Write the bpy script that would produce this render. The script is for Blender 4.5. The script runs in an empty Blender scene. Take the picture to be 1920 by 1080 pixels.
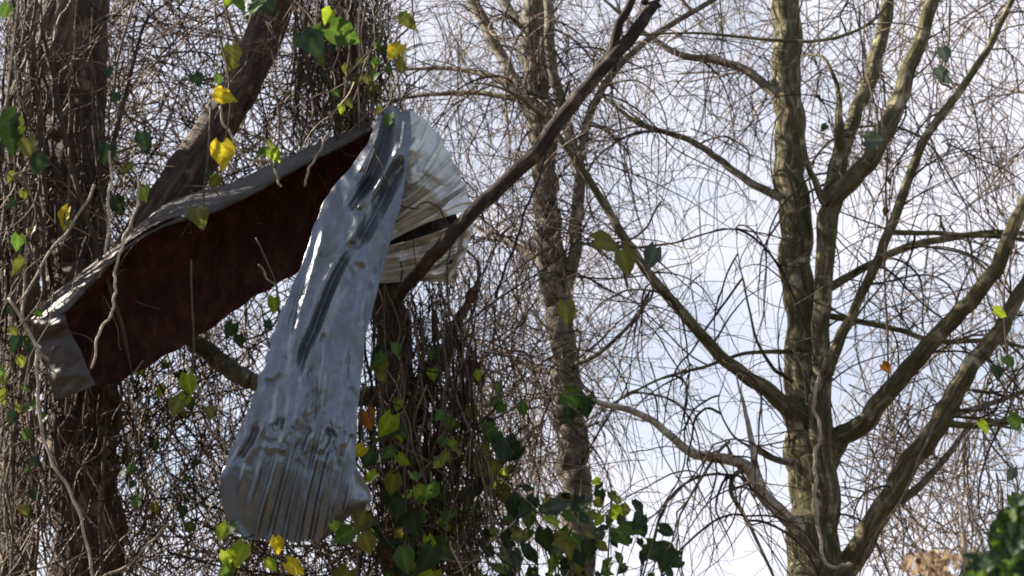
import bpy, math, random
import numpy as np
from math import radians, sin, cos, pi

S = bpy.context.scene
COL = S.collection
# ------------------------------------------------------------------ camera
PITCH = radians(22.0)
FPX = 2778.0                       # focal length in pixels of the 1920 px wide frame
CAM = np.array([0.0, 0.0, 1.6])
cam = bpy.data.cameras.new('camera')
cam.sensor_width = 36.0
cam.lens = FPX / 1920 * 36.0
cam.clip_end = 2000
cam.clip_start = 0.05
cam.dof.use_dof = True
cam.dof.focus_distance = 9.7
cam.dof.aperture_fstop = 2.6
camo = bpy.data.objects.new('camera', cam)
COL.objects.link(camo)
camo.location = CAM
camo.rotation_euler = (radians(90) + PITCH, 0, 0)
S.camera = camo

# ------------------------------------------------------------------ sky and sun
SUN_EL, SUN_AZ = radians(36), radians(-74)      # azimuth clockwise from +Y: behind the trees, to the left
W = bpy.data.worlds.new('World'); S.world = W; W.use_nodes = True
nt = W.node_tree; bg = nt.nodes['Background']; bg.inputs[1].default_value = 0.06
sky = nt.nodes.new('ShaderNodeTexSky'); sky.sky_type = 'NISHITA'; sky.sun_disc = False
sky.sun_elevation = SUN_EL; sky.sun_rotation = SUN_AZ; sky.air_density = 1.0; sky.dust_density = 1.0
tc = nt.nodes.new('ShaderNodeTexCoord')
cn = nt.nodes.new('ShaderNodeTexNoise'); cn.inputs['Scale'].default_value = 3.2
cn.inputs['Detail'].default_value = 7; cn.inputs['Roughness'].default_value = 0.55; cn.inputs['Distortion'].default_value = 0.4
mp = nt.nodes.new('ShaderNodeMapping'); mp.inputs['Location'].default_value = (0.35, 0.0, 0.2); mp.inputs['Scale'].default_value = (1, 1, 2.0)
cr = nt.nodes.new('ShaderNodeValToRGB'); cr.color_ramp.elements[0].position = 0.30; cr.color_ramp.elements[1].position = 0.62; cr.color_ramp.elements[0].color = (.34, .34, .34, 1)
mx = nt.nodes.new('ShaderNodeMix'); mx.data_type = 'RGBA'
mx.inputs['B'].default_value = (5.7, 5.75, 6.4, 1)
sx = nt.nodes.new('ShaderNodeSeparateXYZ'); nt.links.new(tc.outputs['Generated'], sx.inputs[0])
bank = nt.nodes.new('ShaderNodeMapRange'); bank.interpolation_type = 'SMOOTHSTEP'      # the cloud bank lies ahead of the camera
bank.inputs['From Min'].default_value = 0.1; bank.inputs['From Max'].default_value = 0.75; nt.links.new(sx.outputs[1], bank.inputs['Value'])
bank.inputs['To Min'].default_value = 0.3
nt.links.new(tc.outputs['Generated'], mp.inputs['Vector']); nt.links.new(mp.outputs[0], cn.inputs['Vector'])
nt.links.new(cn.outputs[0], cr.inputs[0])
sm = nt.nodes.new('ShaderNodeMath'); sm.operation = 'MULTIPLY'; 
nt.links.new(cr.outputs[0], sm.inputs[0]); nt.links.new(bank.outputs[0], sm.inputs[1]); nt.links.new(sm.outputs[0], mx.inputs['Factor'])
nt.links.new(sky.outputs[0], mx.inputs['A']); nt.links.new(mx.outputs['Result'], bg.inputs[0])

sun = bpy.data.lights.new('sun', 'SUN'); sun.energy = 5.0; sun.angle = radians(0.53); sun.color = (1.0, 0.93, 0.82)
suno = bpy.data.objects.new('sun', sun); COL.objects.link(suno)
TO_SUN = np.array([sin(SUN_AZ) * cos(SUN_EL), cos(SUN_AZ) * cos(SUN_EL), sin(SUN_EL)])
from mathutils import Vector
suno.rotation_euler = Vector(TO_SUN).to_track_quat('Z', 'Y').to_euler()
suno.location = (0, 0, 30)
S.view_settings.view_transform = 'Standard'; S.view_settings.look = 'None'
S.view_settings.gamma = 1.0; S.view_settings.use_curve_mapping = False
S.view_settings.exposure = 1.60
S.cycles.max_bounces = 8
S.cycles.filter_width = 1.9

# ------------------------------------------------------------------ helpers: projection, tagging, meshes
CP, SP = cos(PITCH), sin(PITCH)
def at(px, py, Y):
    """world point that stands at distance Y (along the ground) where the photograph shows pixel px, py"""
    px = np.asarray(px, float); py = np.asarray(py, float)
    u = (px - 960) / FPX; v = (540 - py) / FPX
    t = Y / (CP - SP * v)
    return np.stack([t * u, np.broadcast_to(Y, t.shape) * 1.0, CAM[2] + t * (SP + CP * v)], -1)
def scl(py, Y):
    v = (540 - np.asarray(py, float)) / FPX
    return Y / (CP - SP * v) / FPX      # metres per photo pixel

def tag(o, label=None, cat=None, group=None, kind=None):
    if label: o['label'] = label
    if cat: o['category'] = cat
    if group: o['group'] = group
    if kind: o['kind'] = kind
    return o
def thing(name, label, cat, loc, group=None):
    o = bpy.data.objects.new(name, None); COL.objects.link(o)
    o.location = [float(c) for c in loc]; o.empty_display_size = 0.1
    return tag(o, label, cat, group)

class MB:
    """collects vertices, quads and triangles with per-vertex attributes"""
    def __init__(s): s.v = []; s.q = []; s.t = []; s.n = 0; s.tint = []; s.bc = []
    def add(s, v, q=None, t=None, tint=0.5, bc=None):
        v = np.asarray(v, float).reshape(-1, 3)
        s.v.append(v)
        if q is not None and len(q): s.q.append(np.asarray(q, np.int64).reshape(-1, 4) + s.n)
        if t is not None and len(t): s.t.append(np.asarray(t, np.int64).reshape(-1, 3) + s.n)
        s.tint.append(np.broadcast_to(np.asarray(tint, float), (len(v),)))
        s.bc.append(v if bc is None else np.asarray(bc, float).reshape(-1, 3))
        s.n += len(v)
    def build(s, name, mat, parent=None, smooth=True):
        v = np.concatenate(s.v); off = np.zeros(3)
        if parent is not None: off = np.array(parent.location)
        me = bpy.data.meshes.new(name)
        q = np.concatenate(s.q) if s.q else np.zeros((0, 4), np.int64)
        t = np.concatenate(s.t) if s.t else np.zeros((0, 3), np.int64)
        me.vertices.add(len(v)); me.vertices.foreach_set('co', (v - off).astype(np.float32).ravel())
        nl = len(q) * 4 + len(t) * 3
        me.loops.add(nl); me.loops.foreach_set('vertex_index', np.concatenate([q.ravel(), t.ravel()]).astype(np.int32))
        me.polygons.add(len(q) + len(t))
        ls = np.concatenate([np.arange(len(q)) * 4, len(q) * 4 + np.arange(len(t)) * 3]).astype(np.int32)
        me.polygons.foreach_set('loop_start', ls)
        me.polygons.foreach_set('use_smooth', np.full(len(ls), smooth))
        me.update(calc_edges=True); me.validate()
        a = me.attributes.new('tint', 'FLOAT', 'POINT'); a.data.foreach_set('value', np.concatenate(s.tint).astype(np.float32))
        b = me.attributes.new('bark_co', 'FLOAT_VECTOR', 'POINT'); b.data.foreach_set('vector', np.concatenate(s.bc).astype(np.float32).ravel())
        me.materials.append(mat)
        o = bpy.data.objects.new(name, me); COL.objects.link(o)
        if parent is not None: o.parent = parent
        else:
            pass
        return o

def smooth_path(P, n=8):
    P = np.asarray(P, float)
    if len(P) < 3: n = max(n, 8)
    Q = np.vstack([2 * P[0] - P[1], P, 2 * P[-1] - P[-2]])
    out = []
    t = np.linspace(0, 1, n, endpoint=False)[:, None]
    for i in range(1, len(Q) - 2):
        a, b, c, d = Q[i - 1], Q[i], Q[i + 1], Q[i + 2]
        out.append(0.5 * (2 * b + (c - a) * t + (2 * a - 5 * b + 4 * c - d) * t ** 2 + (3 * b - a - 3 * c + d) * t ** 3))
    out.append(P[-1:])
    return np.vstack(out)

def norm(a): return a / np.maximum(np.linalg.norm(a, axis=-1, keepdims=True), 1e-9)

def limb(mb, P, R, sides=14, seed=0, rough=0.08, lump=0.06, cap=True, tint=0.5):
    """one bark covered limb along P with radii R: parallel-transported rings, ridges and lumps"""
    rng = np.random.default_rng(seed)
    P = np.asarray(P, float); R = np.asarray(R, float); K = len(P)
    T = norm(np.gradient(P, axis=0))
    ref = np.array([0.0, -1.0, 0.12]); N = np.zeros_like(P)
    n = ref - T[0] * ref.dot(T[0])
    for k in range(K):
        n = n - T[k] * n.dot(T[k]); n = n / np.linalg.norm(n); N[k] = n
    B = np.cross(T, N)
    th = np.linspace(0, 2 * pi, sides, endpoint=False)
    L = np.concatenate([[0], np.cumsum(np.linalg.norm(np.diff(P, axis=0), axis=1))])
    d = np.ones((K, sides))
    for j in range(5):
        m = rng.integers(2, max(3, sides // 3) + 1); ph = rng.uniform(0, 6.28); fr = rng.uniform(0.5, 3.5)
        d += .6 * rough / (1 + j * 0.4) * np.sin(m * th[None, :] + ph + .5 * np.sin(fr * .6 * L[:, None] + ph * 2))
    for j in range(4):
        fr = rng.uniform(.8, 3.6); d += .5 * lump / (1 + j) * np.sin(fr * L[:, None] + rng.uniform(0, 6.28) + np.cos(th - rng.uniform(0, 6.28))[None, :])
    rr = R[:, None] * d
    V = P[:, None, :] + rr[..., None] * (np.cos(th)[None, :, None] * N[:, None, :] + np.sin(th)[None, :, None] * B[:, None, :])
    idx = np.arange(K * sides).reshape(K, sides); nx = np.roll(idx, -1, axis=1)
    q = np.stack([idx[:-1], nx[:-1], nx[1:], idx[1:]], -1).reshape(-1, 4)
    o = seed * 1.37
    bc = np.stack([np.cos(th)[None, :] * R[:, None] + o, np.sin(th)[None, :] * R[:, None], np.broadcast_to(L[:, None], (K, sides))], -1)
    V = V.reshape(-1, 3); bc = bc.reshape(-1, 3); t = []
    if cap:
        V = np.vstack([V, P[0], P[-1]]); bc = np.vstack([bc, [o, 0, 0], [o, 0, L[-1]]])
        c0, c1 = K * sides, K * sides + 1
        t = [[c0, nx[0, i], idx[0, i]] for i in range(sides)] + [[c1, idx[-1, i], nx[-1, i]] for i in range(sides)]
    mb.add(V, q, t, tint=tint, bc=bc)

def tubes(mb, pts, rad, sides=4, tint=None):
    """many thin strands at once: pts (N,K,3), rad (N,K)"""
    N, K, _ = pts.shape
    T = norm(np.gradient(pts, axis=1))
    ref = np.array([0.23, -0.9, 0.31]); A = norm(np.cross(T, ref)); B = np.cross(T, A)
    th = np.linspace(0, 2 * pi, sides, endpoint=False)
    V = pts[:, :, None, :] + rad[:, :, None, None] * (np.cos(th)[None, None, :, None] * A[:, :, None, :] + np.sin(th)[None, None, :, None] * B[:, :, None, :])
    idx = np.arange(N * K * sides).reshape(N, K, sides); nx = np.roll(idx, -1, axis=2)
    q = np.stack([idx[:, :-1], nx[:, :-1], nx[:, 1:], idx[:, 1:]], -1).reshape(-1, 4)
    if tint is None: tint = np.full(N, 0.5)
    mb.add(V, q, tint=np.repeat(tint, K * sides))

def strands(rng, start, d0, length, K, curl, bias, r0, taper=0.35, kink=0.0):
    """random-walk strands; bias is a drift of the direction per unit of the strand"""
    N = len(start); P = np.zeros((N, K, 3)); P[:, 0] = start
    d = norm(d0 + 0.0); step = (np.asarray(length) / (K - 1))[:, None] if np.ndim(length) else length / (K - 1)
    w = rng.normal(0, 1, (N, 3))
    for k in range(1, K):
        w = 0.62 * w + 0.78 * rng.normal(0, 1, (N, 3))
        kk = (rng.random((N, 1)) < 0.15) * rng.normal(0, kink, (N, 3)) if kink else 0.0
        d = norm(d + curl * w + np.asarray(bias) / K * 6 + kk)
        P[:, k] = P[:, k - 1] + d * step
    r = np.asarray(r0) if np.ndim(r0) else np.full(N, r0)
    rad = r[:, None] * np.linspace(1, taper, K)[None, :]
    return P, rad
def offshoots(rng, P, rad, n, lmin, lmax, K, curl, bias, spread=0.9, rscale=0.7):
    N, K0, _ = P.shape
    i = rng.integers(0, N, n); k = rng.integers(1, K0 - 1, n)
    st = P[i, k]; T = norm(P[i, k + 1] - P[i, k]); d0 = T + spread * norm(rng.normal(0, 1, (n, 3)))
    return strands(rng, st, d0, rng.uniform(lmin, lmax, n), K, curl, bias, rad[i, k] * rscale, 0.3, kink=0.35)

# ------------------------------------------------------------------ materials
def new_mat(name):
    m = bpy.data.materials.new(name); m.use_nodes = True
    return m, m.node_tree, m.node_tree.nodes['Principled BSDF']
def N_(nt, typ, **kw):
    n = nt.nodes.new(typ)
    for k, v in kw.items():
        if k in n.inputs: n.inputs[k].default_value = v
        else: setattr(n, k, v)
    return n
def ramp(nt, src, stops):
    r = nt.nodes.new('ShaderNodeValToRGB'); e = r.color_ramp.elements
    e[0].position, e[0].color = stops[0][0], (*stops[0][1], 1)
    e[1].position, e[1].color = stops[-1][0], (*stops[-1][1], 1)
    for p, c in stops[1:-1]:
        x = e.new(p); x.color = (*c, 1)
    nt.links.new(src, r.inputs[0]); return r
def mix(nt, fac, a, b, blend='MIX'):
    m = nt.nodes.new('ShaderNodeMix'); m.data_type = 'RGBA'; m.blend_type = blend
    if isinstance(fac, (int, float)): m.inputs['Factor'].default_value = fac
    else: nt.links.new(fac, m.inputs['Factor'])
    for s, x in (('A', a), ('B', b)):
        if isinstance(x, tuple): m.inputs[s].default_value = (*x, 1)
        else: nt.links.new(x, m.inputs[s])
    return m.outputs['Result']

def bark(name, dark, mid, light, moss=None, moss_amt=0.0, bump=0.02, stretch=(14, 14, 2.2), rings=False):
    m, nt, b = new_mat(name)
    at_ = N_(nt, 'ShaderNodeAttribute', attribute_name='bark_co')
    mp = N_(nt, 'ShaderNodeMapping'); mp.inputs['Scale'].default_value = stretch
    nt.links.new(at_.outputs['Vector'], mp.inputs['Vector'])
    n1 = N_(nt, 'ShaderNodeTexNoise', Scale=1.6, Detail=8.0, Roughness=0.65, Distortion=0.6); nt.links.new(mp.outputs[0], n1.inputs['Vector'])
    c = ramp(nt, n1.outputs[0], [(0.30, dark), (0.5, mid), (0.72, light)]).outputs[0]
    n2 = N_(nt, 'ShaderNodeTexNoise', Scale=7.0, Detail=5.0, Roughness=0.6); nt.links.new(at_.outputs['Vector'], n2.inputs['Vector'])
    c = mix(nt, ramp(nt, n2.outputs[0], [(0.56, (0, 0, 0)), (0.66, (.55, .55, .55))]).outputs[0], c, tuple(min(1, x * 1.7 + .02) for x in light))
    if moss:
        n3 = N_(nt, 'ShaderNodeTexNoise', Scale=5.0, Detail=6.0, Roughness=0.7); nt.links.new(at_.outputs['Vector'], n3.inputs['Vector'])
        c = mix(nt, ramp(nt, n3.outputs[0], [(0.5 - moss_amt * .25, (0, 0, 0)), (0.62, (.8, .8, .8))]).outputs[0], c, moss)
    h = n1.outputs[0]
    if rings:
        mp2 = N_(nt, 'ShaderNodeMapping'); mp2.inputs['Scale'].default_value = (4, 4, 42); nt.links.new(at_.outputs['Vector'], mp2.inputs['Vector'])
        n4 = N_(nt, 'ShaderNodeTexNoise', Scale=1.0, Detail=3.0); nt.links.new(mp2.outputs[0], n4.inputs['Vector'])
        c = mix(nt, ramp(nt, n4.outputs[0], [(0.34, (.75, .75, .75)), (0.45, (0, 0, 0))]).outputs[0], c, dark)
    nt.links.new(c, b.inputs['Base Color']); b.inputs['Roughness'].default_value = 0.85
    b.inputs['Specular IOR Level'].default_value = 0.25
    bp = N_(nt, 'ShaderNodeBump', Strength=0.9, Distance=bump); nt.links.new(h, bp.inputs['Height']); nt.links.new(bp.outputs[0], b.inputs['Normal'])
    return m
def twig_mat(name, stops, rough=0.75, spec=0.15):
    m, nt, b = new_mat(name)
    a = N_(nt, 'ShaderNodeAttribute', attribute_name='tint')
    c = ramp(nt, a.outputs['Fac'], stops).outputs[0]
    tcn = N_(nt, 'ShaderNodeTexCoord'); n = N_(nt, 'ShaderNodeTexNoise', Scale=18.0, Detail=4.0); nt.links.new(tcn.outputs['Object'], n.inputs['Vector'])
    c = mix(nt, 0.7, c, ramp(nt, n.outputs[0], [(0.3, (.55, .5, .45)), (0.7, (1.35, 1.3, 1.25))]).outputs[0], 'MULTIPLY')
    nt.links.new(c, b.inputs['Base Color']); b.inputs['Roughness'].default_value = rough
    b.inputs['Specular IOR Level'].default_value = spec
    return m
def leaf_mat(name, c1, c2, trans=0.45, edge=None):
    m, nt, b = new_mat(name)
    tcn = N_(nt, 'ShaderNodeTexCoord'); n = N_(nt, 'ShaderNodeTexNoise', Scale=26.0, Detail=6.0, Roughness=0.7); nt.links.new(tcn.outputs['Object'], n.inputs['Vector'])
    c = ramp(nt, n.outputs[0], [(0.32, c1), (0.68, c2)]).outputs[0]
    if edge:
        n2 = N_(nt, 'ShaderNodeTexNoise', Scale=26.0, Detail=3.0); nt.links.new(tcn.outputs['Object'], n2.inputs['Vector'])
        c = mix(nt, ramp(nt, n2.outputs[0], [(0.6, (0, 0, 0)), (0.68, (1, 1, 1))]).outputs[0], c, edge)
    a = N_(nt, 'ShaderNodeAttribute', attribute_name='tint')      # paler veins
    c = mix(nt, ramp(nt, a.outputs['Fac'], [(0.55, (0, 0, 0)), (1.0, (.5, .5, .5))]).outputs[0], c, tuple(min(1, x * 1.8) for x in c2))
    nt.links.new(c, b.inputs['Base Color']); b.inputs['Roughness'].default_value = 0.5
    b.inputs['Specular IOR Level'].default_value = 0.3
    tr = N_(nt, 'ShaderNodeBsdfTranslucent'); nt.links.new(c, tr.inputs['Color'])
    ms = N_(nt, 'ShaderNodeMixShader'); ms.inputs[0].default_value = trans
    out = nt.nodes['Material Output']
    nt.links.new(b.outputs[0], ms.inputs[1]); nt.links.new(tr.outputs[0], ms.inputs[2]); nt.links.new(ms.outputs[0], out.inputs['Surface'])
    return m

def metal_mat(name, base, dirt_or_sheen, dirt_or_sheen_lo, dirt_or_sheen_hi, rough=0.36):  # second tone: dirt on most parts, painted reflection on the fan
    m, nt, b = new_mat(name)
    tcn = N_(nt, 'ShaderNodeTexCoord')
    v = N_(nt, 'ShaderNodeTexVoronoi', Scale=26.0); nt.links.new(tcn.outputs['Object'], v.inputs['Vector'])      # zinc spangle
    sp = ramp(nt, v.outputs['Color'], [(0.0, tuple(x * .86 for x in base)), (1.0, tuple(min(1, x * 1.1) for x in base))]).outputs[0]
    sm_ = N_(nt, 'ShaderNodeMapping'); sm_.inputs['Scale'].default_value = (1.6, 1.6, .55); nt.links.new(tcn.outputs['Object'], sm_.inputs['Vector'])
    n = N_(nt, 'ShaderNodeTexNoise', Scale=3.6, Detail=10.0, Roughness=0.72, Distortion=0.4); nt.links.new(sm_.outputs[0], n.inputs['Vector'])
    f = ramp(nt, n.outputs[0], [(dirt_or_sheen_lo, (0, 0, 0)), (dirt_or_sheen_hi, (1, 1, 1))]).outputs[0]
    c = mix(nt, f, sp, dirt_or_sheen)
    n5 = N_(nt, 'ShaderNodeTexNoise', Scale=22.0, Detail=5.0, Roughness=0.7); nt.links.new(tcn.outputs['Object'], n5.inputs['Vector'])
    c = mix(nt, ramp(nt, n5.outputs[0], [(0.70, (0, 0, 0)), (0.78, (.4, .4, .4))]).outputs[0], c, (0.10, 0.075, 0.06))
    nt.links.new(c, b.inputs['Base Color'])
    inv = N_(nt, 'ShaderNodeMapRange'); inv.inputs['To Min'].default_value = 0.88; inv.inputs['To Max'].default_value = 0.35
    nt.links.new(f, inv.inputs['Value']); nt.links.new(inv.outputs[0], b.inputs['Metallic'])
    r = N_(nt, 'ShaderNodeMapRange'); r.inputs['To Min'].default_value = rough - .07; r.inputs['To Max'].default_value = rough + .22
    nt.links.new(n5.outputs[0], r.inputs['Value']); nt.links.new(r.outputs[0], b.inputs['Roughness'])
    bp = N_(nt, 'ShaderNodeBump', Strength=0.25, Distance=0.008)
    n6 = N_(nt, 'ShaderNodeTexNoise', Scale=9.0, Detail=3.0, Roughness=0.5); nt.links.new(tcn.outputs['Object'], n6.inputs['Vector'])
    nt.links.new(n6.outputs[0], bp.inputs['Height']); nt.links.new(bp.outputs[0], b.inputs['Normal'])
    return m

M = {}
M['bark_dark'] = bark('bark_dark', (.022, .014, .010), (.085, .057, .040), (.20, .145, .10), bump=0.035, stretch=(16, 16, 1.6))
M['bark_olive'] = bark('bark_olive', (.026, .020, .009), (.14, .112, .054), (.48, .41, .26), moss=(.070, .070, .024), moss_amt=0.4, bump=0.03, stretch=(17, 17, 2.6))
M['bark_grey'] = bark('bark_grey', (.05, .04, .03), (.18, .15, .11), (.40, .34, .26), moss=(.10, .10, .05), moss_amt=0.2, bump=0.010, stretch=(9, 9, 6), rings=True)
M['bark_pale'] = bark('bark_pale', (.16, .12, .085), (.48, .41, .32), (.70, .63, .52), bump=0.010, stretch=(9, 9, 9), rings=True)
M['bark_broken'] = bark('bark_broken', (.014, .009, .006), (.038, .025, .018), (.10, .072, .054), bump=0.012, stretch=(18, 18, 2.5))
M['twig_red'] = twig_mat('twig_red', [(0, (.03, .020, .016)), (.45, (.095, .066, .050)), (1, (.46, .37, .28))])
M['twig_vine'] = twig_mat('twig_vine', [(0, (.022, .015, .010)), (.5, (.085, .060, .040)), (.82, (.19, .145, .10)), (1, (.50, .42, .32))])
M['twig_far'] = twig_mat('twig_far', [(0, (.035, .026, .022)), (1, (.26, .20, .15))])
M['twig_olive'] = twig_mat('twig_olive', [(0, (.035, .028, .018)), (1, (.19, .15, .10))])
M['leaf_green'] = leaf_mat('leaf_green', (.045, .09, .014), (.10, .17, .026), edge=(.10, .11, .02))
M['leaf_dark'] = leaf_mat('leaf_dark', (.012, .028, .008), (.032, .06, .014), trans=0.25)
M['leaf_lime'] = leaf_mat('leaf_lime', (.19, .30, .015), (.36, .44, .03), trans=0.55)
M['leaf_yellow'] = leaf_mat('leaf_yellow', (.52, .36, .012), (.72, .56, .03), trans=0.5, edge=(.25, .2, .02))
M['leaf_olive'] = leaf_mat('leaf_olive', (.10, .115, .015), (.20, .19, .03), trans=0.4)
M['leaf_orange'] = leaf_mat('leaf_orange', (.32, .10, .012), (.55, .22, .02), trans=0.45, edge=(.10, .035, .012))
M['leaf_brown'] = leaf_mat('leaf_brown', (.05, .022, .014), (.12, .055, .03), trans=0.25)
M['leaf_teal'] = leaf_mat('leaf_teal', (.05, .075, .05), (.10, .125, .085), trans=0.3)
M['leaf_tan'] = leaf_mat('leaf_tan', (.30, .20, .12), (.48, .35, .22), trans=0.3)
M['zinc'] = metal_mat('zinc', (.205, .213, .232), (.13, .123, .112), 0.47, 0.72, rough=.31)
M['zinc_fan_lit'] = metal_mat('zinc_fan_lit', (.78, .77, .73), (.62, .59, .53), 0.36, 0.60, rough=0.42)  # pale tones put the reflection of sunlit ground into the fan's colour
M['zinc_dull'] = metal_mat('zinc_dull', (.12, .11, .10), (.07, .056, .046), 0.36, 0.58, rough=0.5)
def rust():
    m, nt, b = new_mat('rust')
    tcn = N_(nt, 'ShaderNodeTexCoord')
    rm = N_(nt, 'ShaderNodeMapping'); rm.inputs['Scale'].default_value = (1.5, 1.5, .5); rm.inputs['Rotation'].default_value = (0, .5, 0); nt.links.new(tcn.outputs['Object'], rm.inputs['Vector'])
    n = N_(nt, 'ShaderNodeTexNoise', Scale=6.0, Detail=11.0, Roughness=0.78); nt.links.new(rm.outputs[0], n.inputs['Vector'])
    c = ramp(nt, n.outputs[0], [(0.32, (.010, .005, .004)), (0.5, (.040, .012, .008)), (0.64, (.078, .026, .015)), (0.80, (.16, .08, .05))]).outputs[0]
    nt.links.new(c, b.inputs['Base Color']); b.inputs['Roughness'].default_value = 0.9; b.inputs['Specular IOR Level'].default_value = 0.1
    bp = N_(nt, 'ShaderNodeBump', Strength=0.4, Distance=0.01); nt.links.new(n.outputs[0], bp.inputs['Height']); nt.links.new(bp.outputs[0], b.inputs['Normal'])
    return m
M['rust'] = rust()
M['shaded_rust'] = bark('shaded_rust', (.004, .003, .003), (.012, .007, .005), (.05, .03, .02), bump=0.01)  # near black: the deep shade of the gap is put into the colour
def ground_mat():
    m, nt, b = new_mat('ground')
    tcn = N_(nt, 'ShaderNodeTexCoord')
    n = N_(nt, 'ShaderNodeTexNoise', Scale=0.6, Detail=9.0, Roughness=0.7); nt.links.new(tcn.outputs['Object'], n.inputs['Vector'])
    n2 = N_(nt, 'ShaderNodeTexNoise', Scale=30.0, Detail=4.0); nt.links.new(tcn.outputs['Object'], n2.inputs['Vector'])
    c = ramp(nt, n.outputs[0], [(0.35, (.05, .036, .022)), (0.52, (.085, .063, .04)), (0.7, (.035, .042, .016))]).outputs[0]
    c = mix(nt, 0.6, c, ramp(nt, n2.outputs[0], [(0.3, (.5, .5, .5)), (0.7, (1.3, 1.3, 1.3))]).outputs[0], 'MULTIPLY')
    nt.links.new(c, b.inputs['Base Color']); b.inputs['Roughness'].default_value = 0.95
    return m
M['ground'] = ground_mat()

# ------------------------------------------------------------------ ground
def ground():
    rng = np.random.default_rng(5)
    r = np.concatenate([np.linspace(0, 40, 60), np.geomspace(42, 900, 30)]); th = np.linspace(0, 2 * pi, 96, endpoint=False)
    X = r[:, None] * np.cos(th); Y = r[:, None] * np.sin(th) + 8
    Z = 0.10 * np.sin(X * .55 + 1) * np.cos(Y * .43) + 0.05 * np.sin(X * 1.7) * np.sin(Y * 1.3 + 2)
    Z = Z * np.clip((900 - r[:, None]) / 900, 0, 1) - 0.03
    V = np.stack([X, Y, Z], -1).reshape(-1, 3); idx = np.arange(len(r) * 96).reshape(len(r), 96); nx = np.roll(idx, -1, 1)
    mb = MB(); mb.add(V, np.stack([idx[:-1], idx[1:], nx[1:], nx[:-1]], -1).reshape(-1, 4))
    tag(mb.build('ground', M['ground']), kind='structure', label='rough dry grass and leaf litter under the trees')
ground()

# ------------------------------------------------------------------ trees
def px_path(pts, Y, n=8, wob=0.0, seed=0):
    """pts: (px, py, width px [, Y]) -> smooth world path and radii"""
    a = np.array([(p[0], p[1]) for p in pts], float); yy = np.array([p[3] if len(p) > 3 else Y for p in pts], float)
    P = np.array([at(a[i, 0], a[i, 1], yy[i]) for i in range(len(a))])
    R = np.array([p[2] / 2 * scl(p[1], yy[i]) for i, p in enumerate(pts)])
    Q = smooth_path(np.hstack([P, R[:, None]]), n)
    P2, R2 = Q[:, :3], np.maximum(Q[:, 3], 0.003)
    if wob:
        rng = np.random.default_rng(seed); K = len(P2); k = np.arange(K)
        for ax in range(3):
            P2[:, ax] += wob * R2 * np.sin(k * rng.uniform(.25, .6) + rng.uniform(0, 6)) + wob * .6 * R2 * np.sin(k * rng.uniform(.7, 1.3) + rng.uniform(0, 6))
    return P2, R2
def to_ground(P, R, flare=1.35, lean=(0, 0)):
    """carry the trunk on from its lowest point to the ground"""
    h = P[-1][2]; n = 24
    t = np.linspace(0, 1, n + 1)[1:, None]
    ext = P[-1] + t * np.array([lean[0], lean[1], -h - 0.15])
    return np.vstack([P, ext]), np.concatenate([R, R[-1] * (1 + (flare - 1) * t[:, 0] ** 1.0 + 0.5 * np.clip(t[:, 0] - .9, 0, 1) * 6)])
def to_sky(P, R, up=5.0, lean=(0.0, 0.0), wob=0.25, seed=0, n=26):
    """carry the stem on above the picture, tapering"""
    rng = np.random.default_rng(seed + 77)
    d = norm(P[0] - P[2]); t = np.linspace(1, 0, n + 1)[:-1, None]
    ext = P[0] + d * t * up * 0.55 + t ** 1.0 * np.array([lean[0], lean[1], up * 0.5]) + wob * t * np.sin(t * 9 + rng.uniform(0, 6, 3))
    return np.vstack([ext, P]), np.concatenate([R[0] * (1 - 0.85 * t[:, 0]), R])

def make_tree(name, label, trunk, branches, Y, mat, bmat=None, group=None, sides=20, rough=0.07, lump=0.04, seed=1, up=5.0, lean=(0, 0), thin=1.0):
    P, R = px_path(trunk, Y, 14, 0.12, seed)
    P, R = to_sky(P, R, up, lean, seed=seed); P, R = to_ground(P, R)
    root = thing(name, label, 'tree', (P[-1][0], P[-1][1], 0.0), group)
    mb = MB(); limb(mb, P, R, sides, seed, rough, lump); mb.build('trunk', mat, root)
    paths = [(P, R)]
    for i, b in enumerate(branches):
        pts = [(q[0], q[1], q[2] * thin, *q[3:]) for q in b['p']]; yb = b.get('Y', Y)
        Pb, Rb = px_path(pts, yb, 9, b.get('wob', 0.12), seed * 31 + i)
        if b.get('sky'): Pb, Rb = to_sky(Pb, Rb, b['sky'], b.get('lean', (0, 0)), seed=i)
        if not b.get('sky') and Rb[0] < .034:
            rb = np.random.default_rng(seed * 91 + i); d = norm(Pb[0] - Pb[3]); ext = []; q = Pb[0].copy(); L = rb.uniform(.5, 1.1); dd = rb.normal(0, 1, 3)
            for k in range(14):
                d = norm(d + .10 * dd + .10 * rb.normal(0, 1, 3) + np.array([0, 0, .03])); q = q + d * L / 14; ext.append(q.copy())
            Pb = np.vstack([ext[::-1], Pb]); Rb = np.concatenate([np.linspace(.0022, Rb[0] * .95, 14), Rb])
        mb = MB(); limb(mb, Pb, Rb, b.get('sides', 12), seed * 31 + i, b.get('rough', 0.035), b.get('lump', 0.03))
        o = mb.build('branch', b.get('mat', bmat or mat), root)
        if 'label' in b: o['label'] = b['label']
        paths.append((Pb, Rb))
    return root, paths

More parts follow.
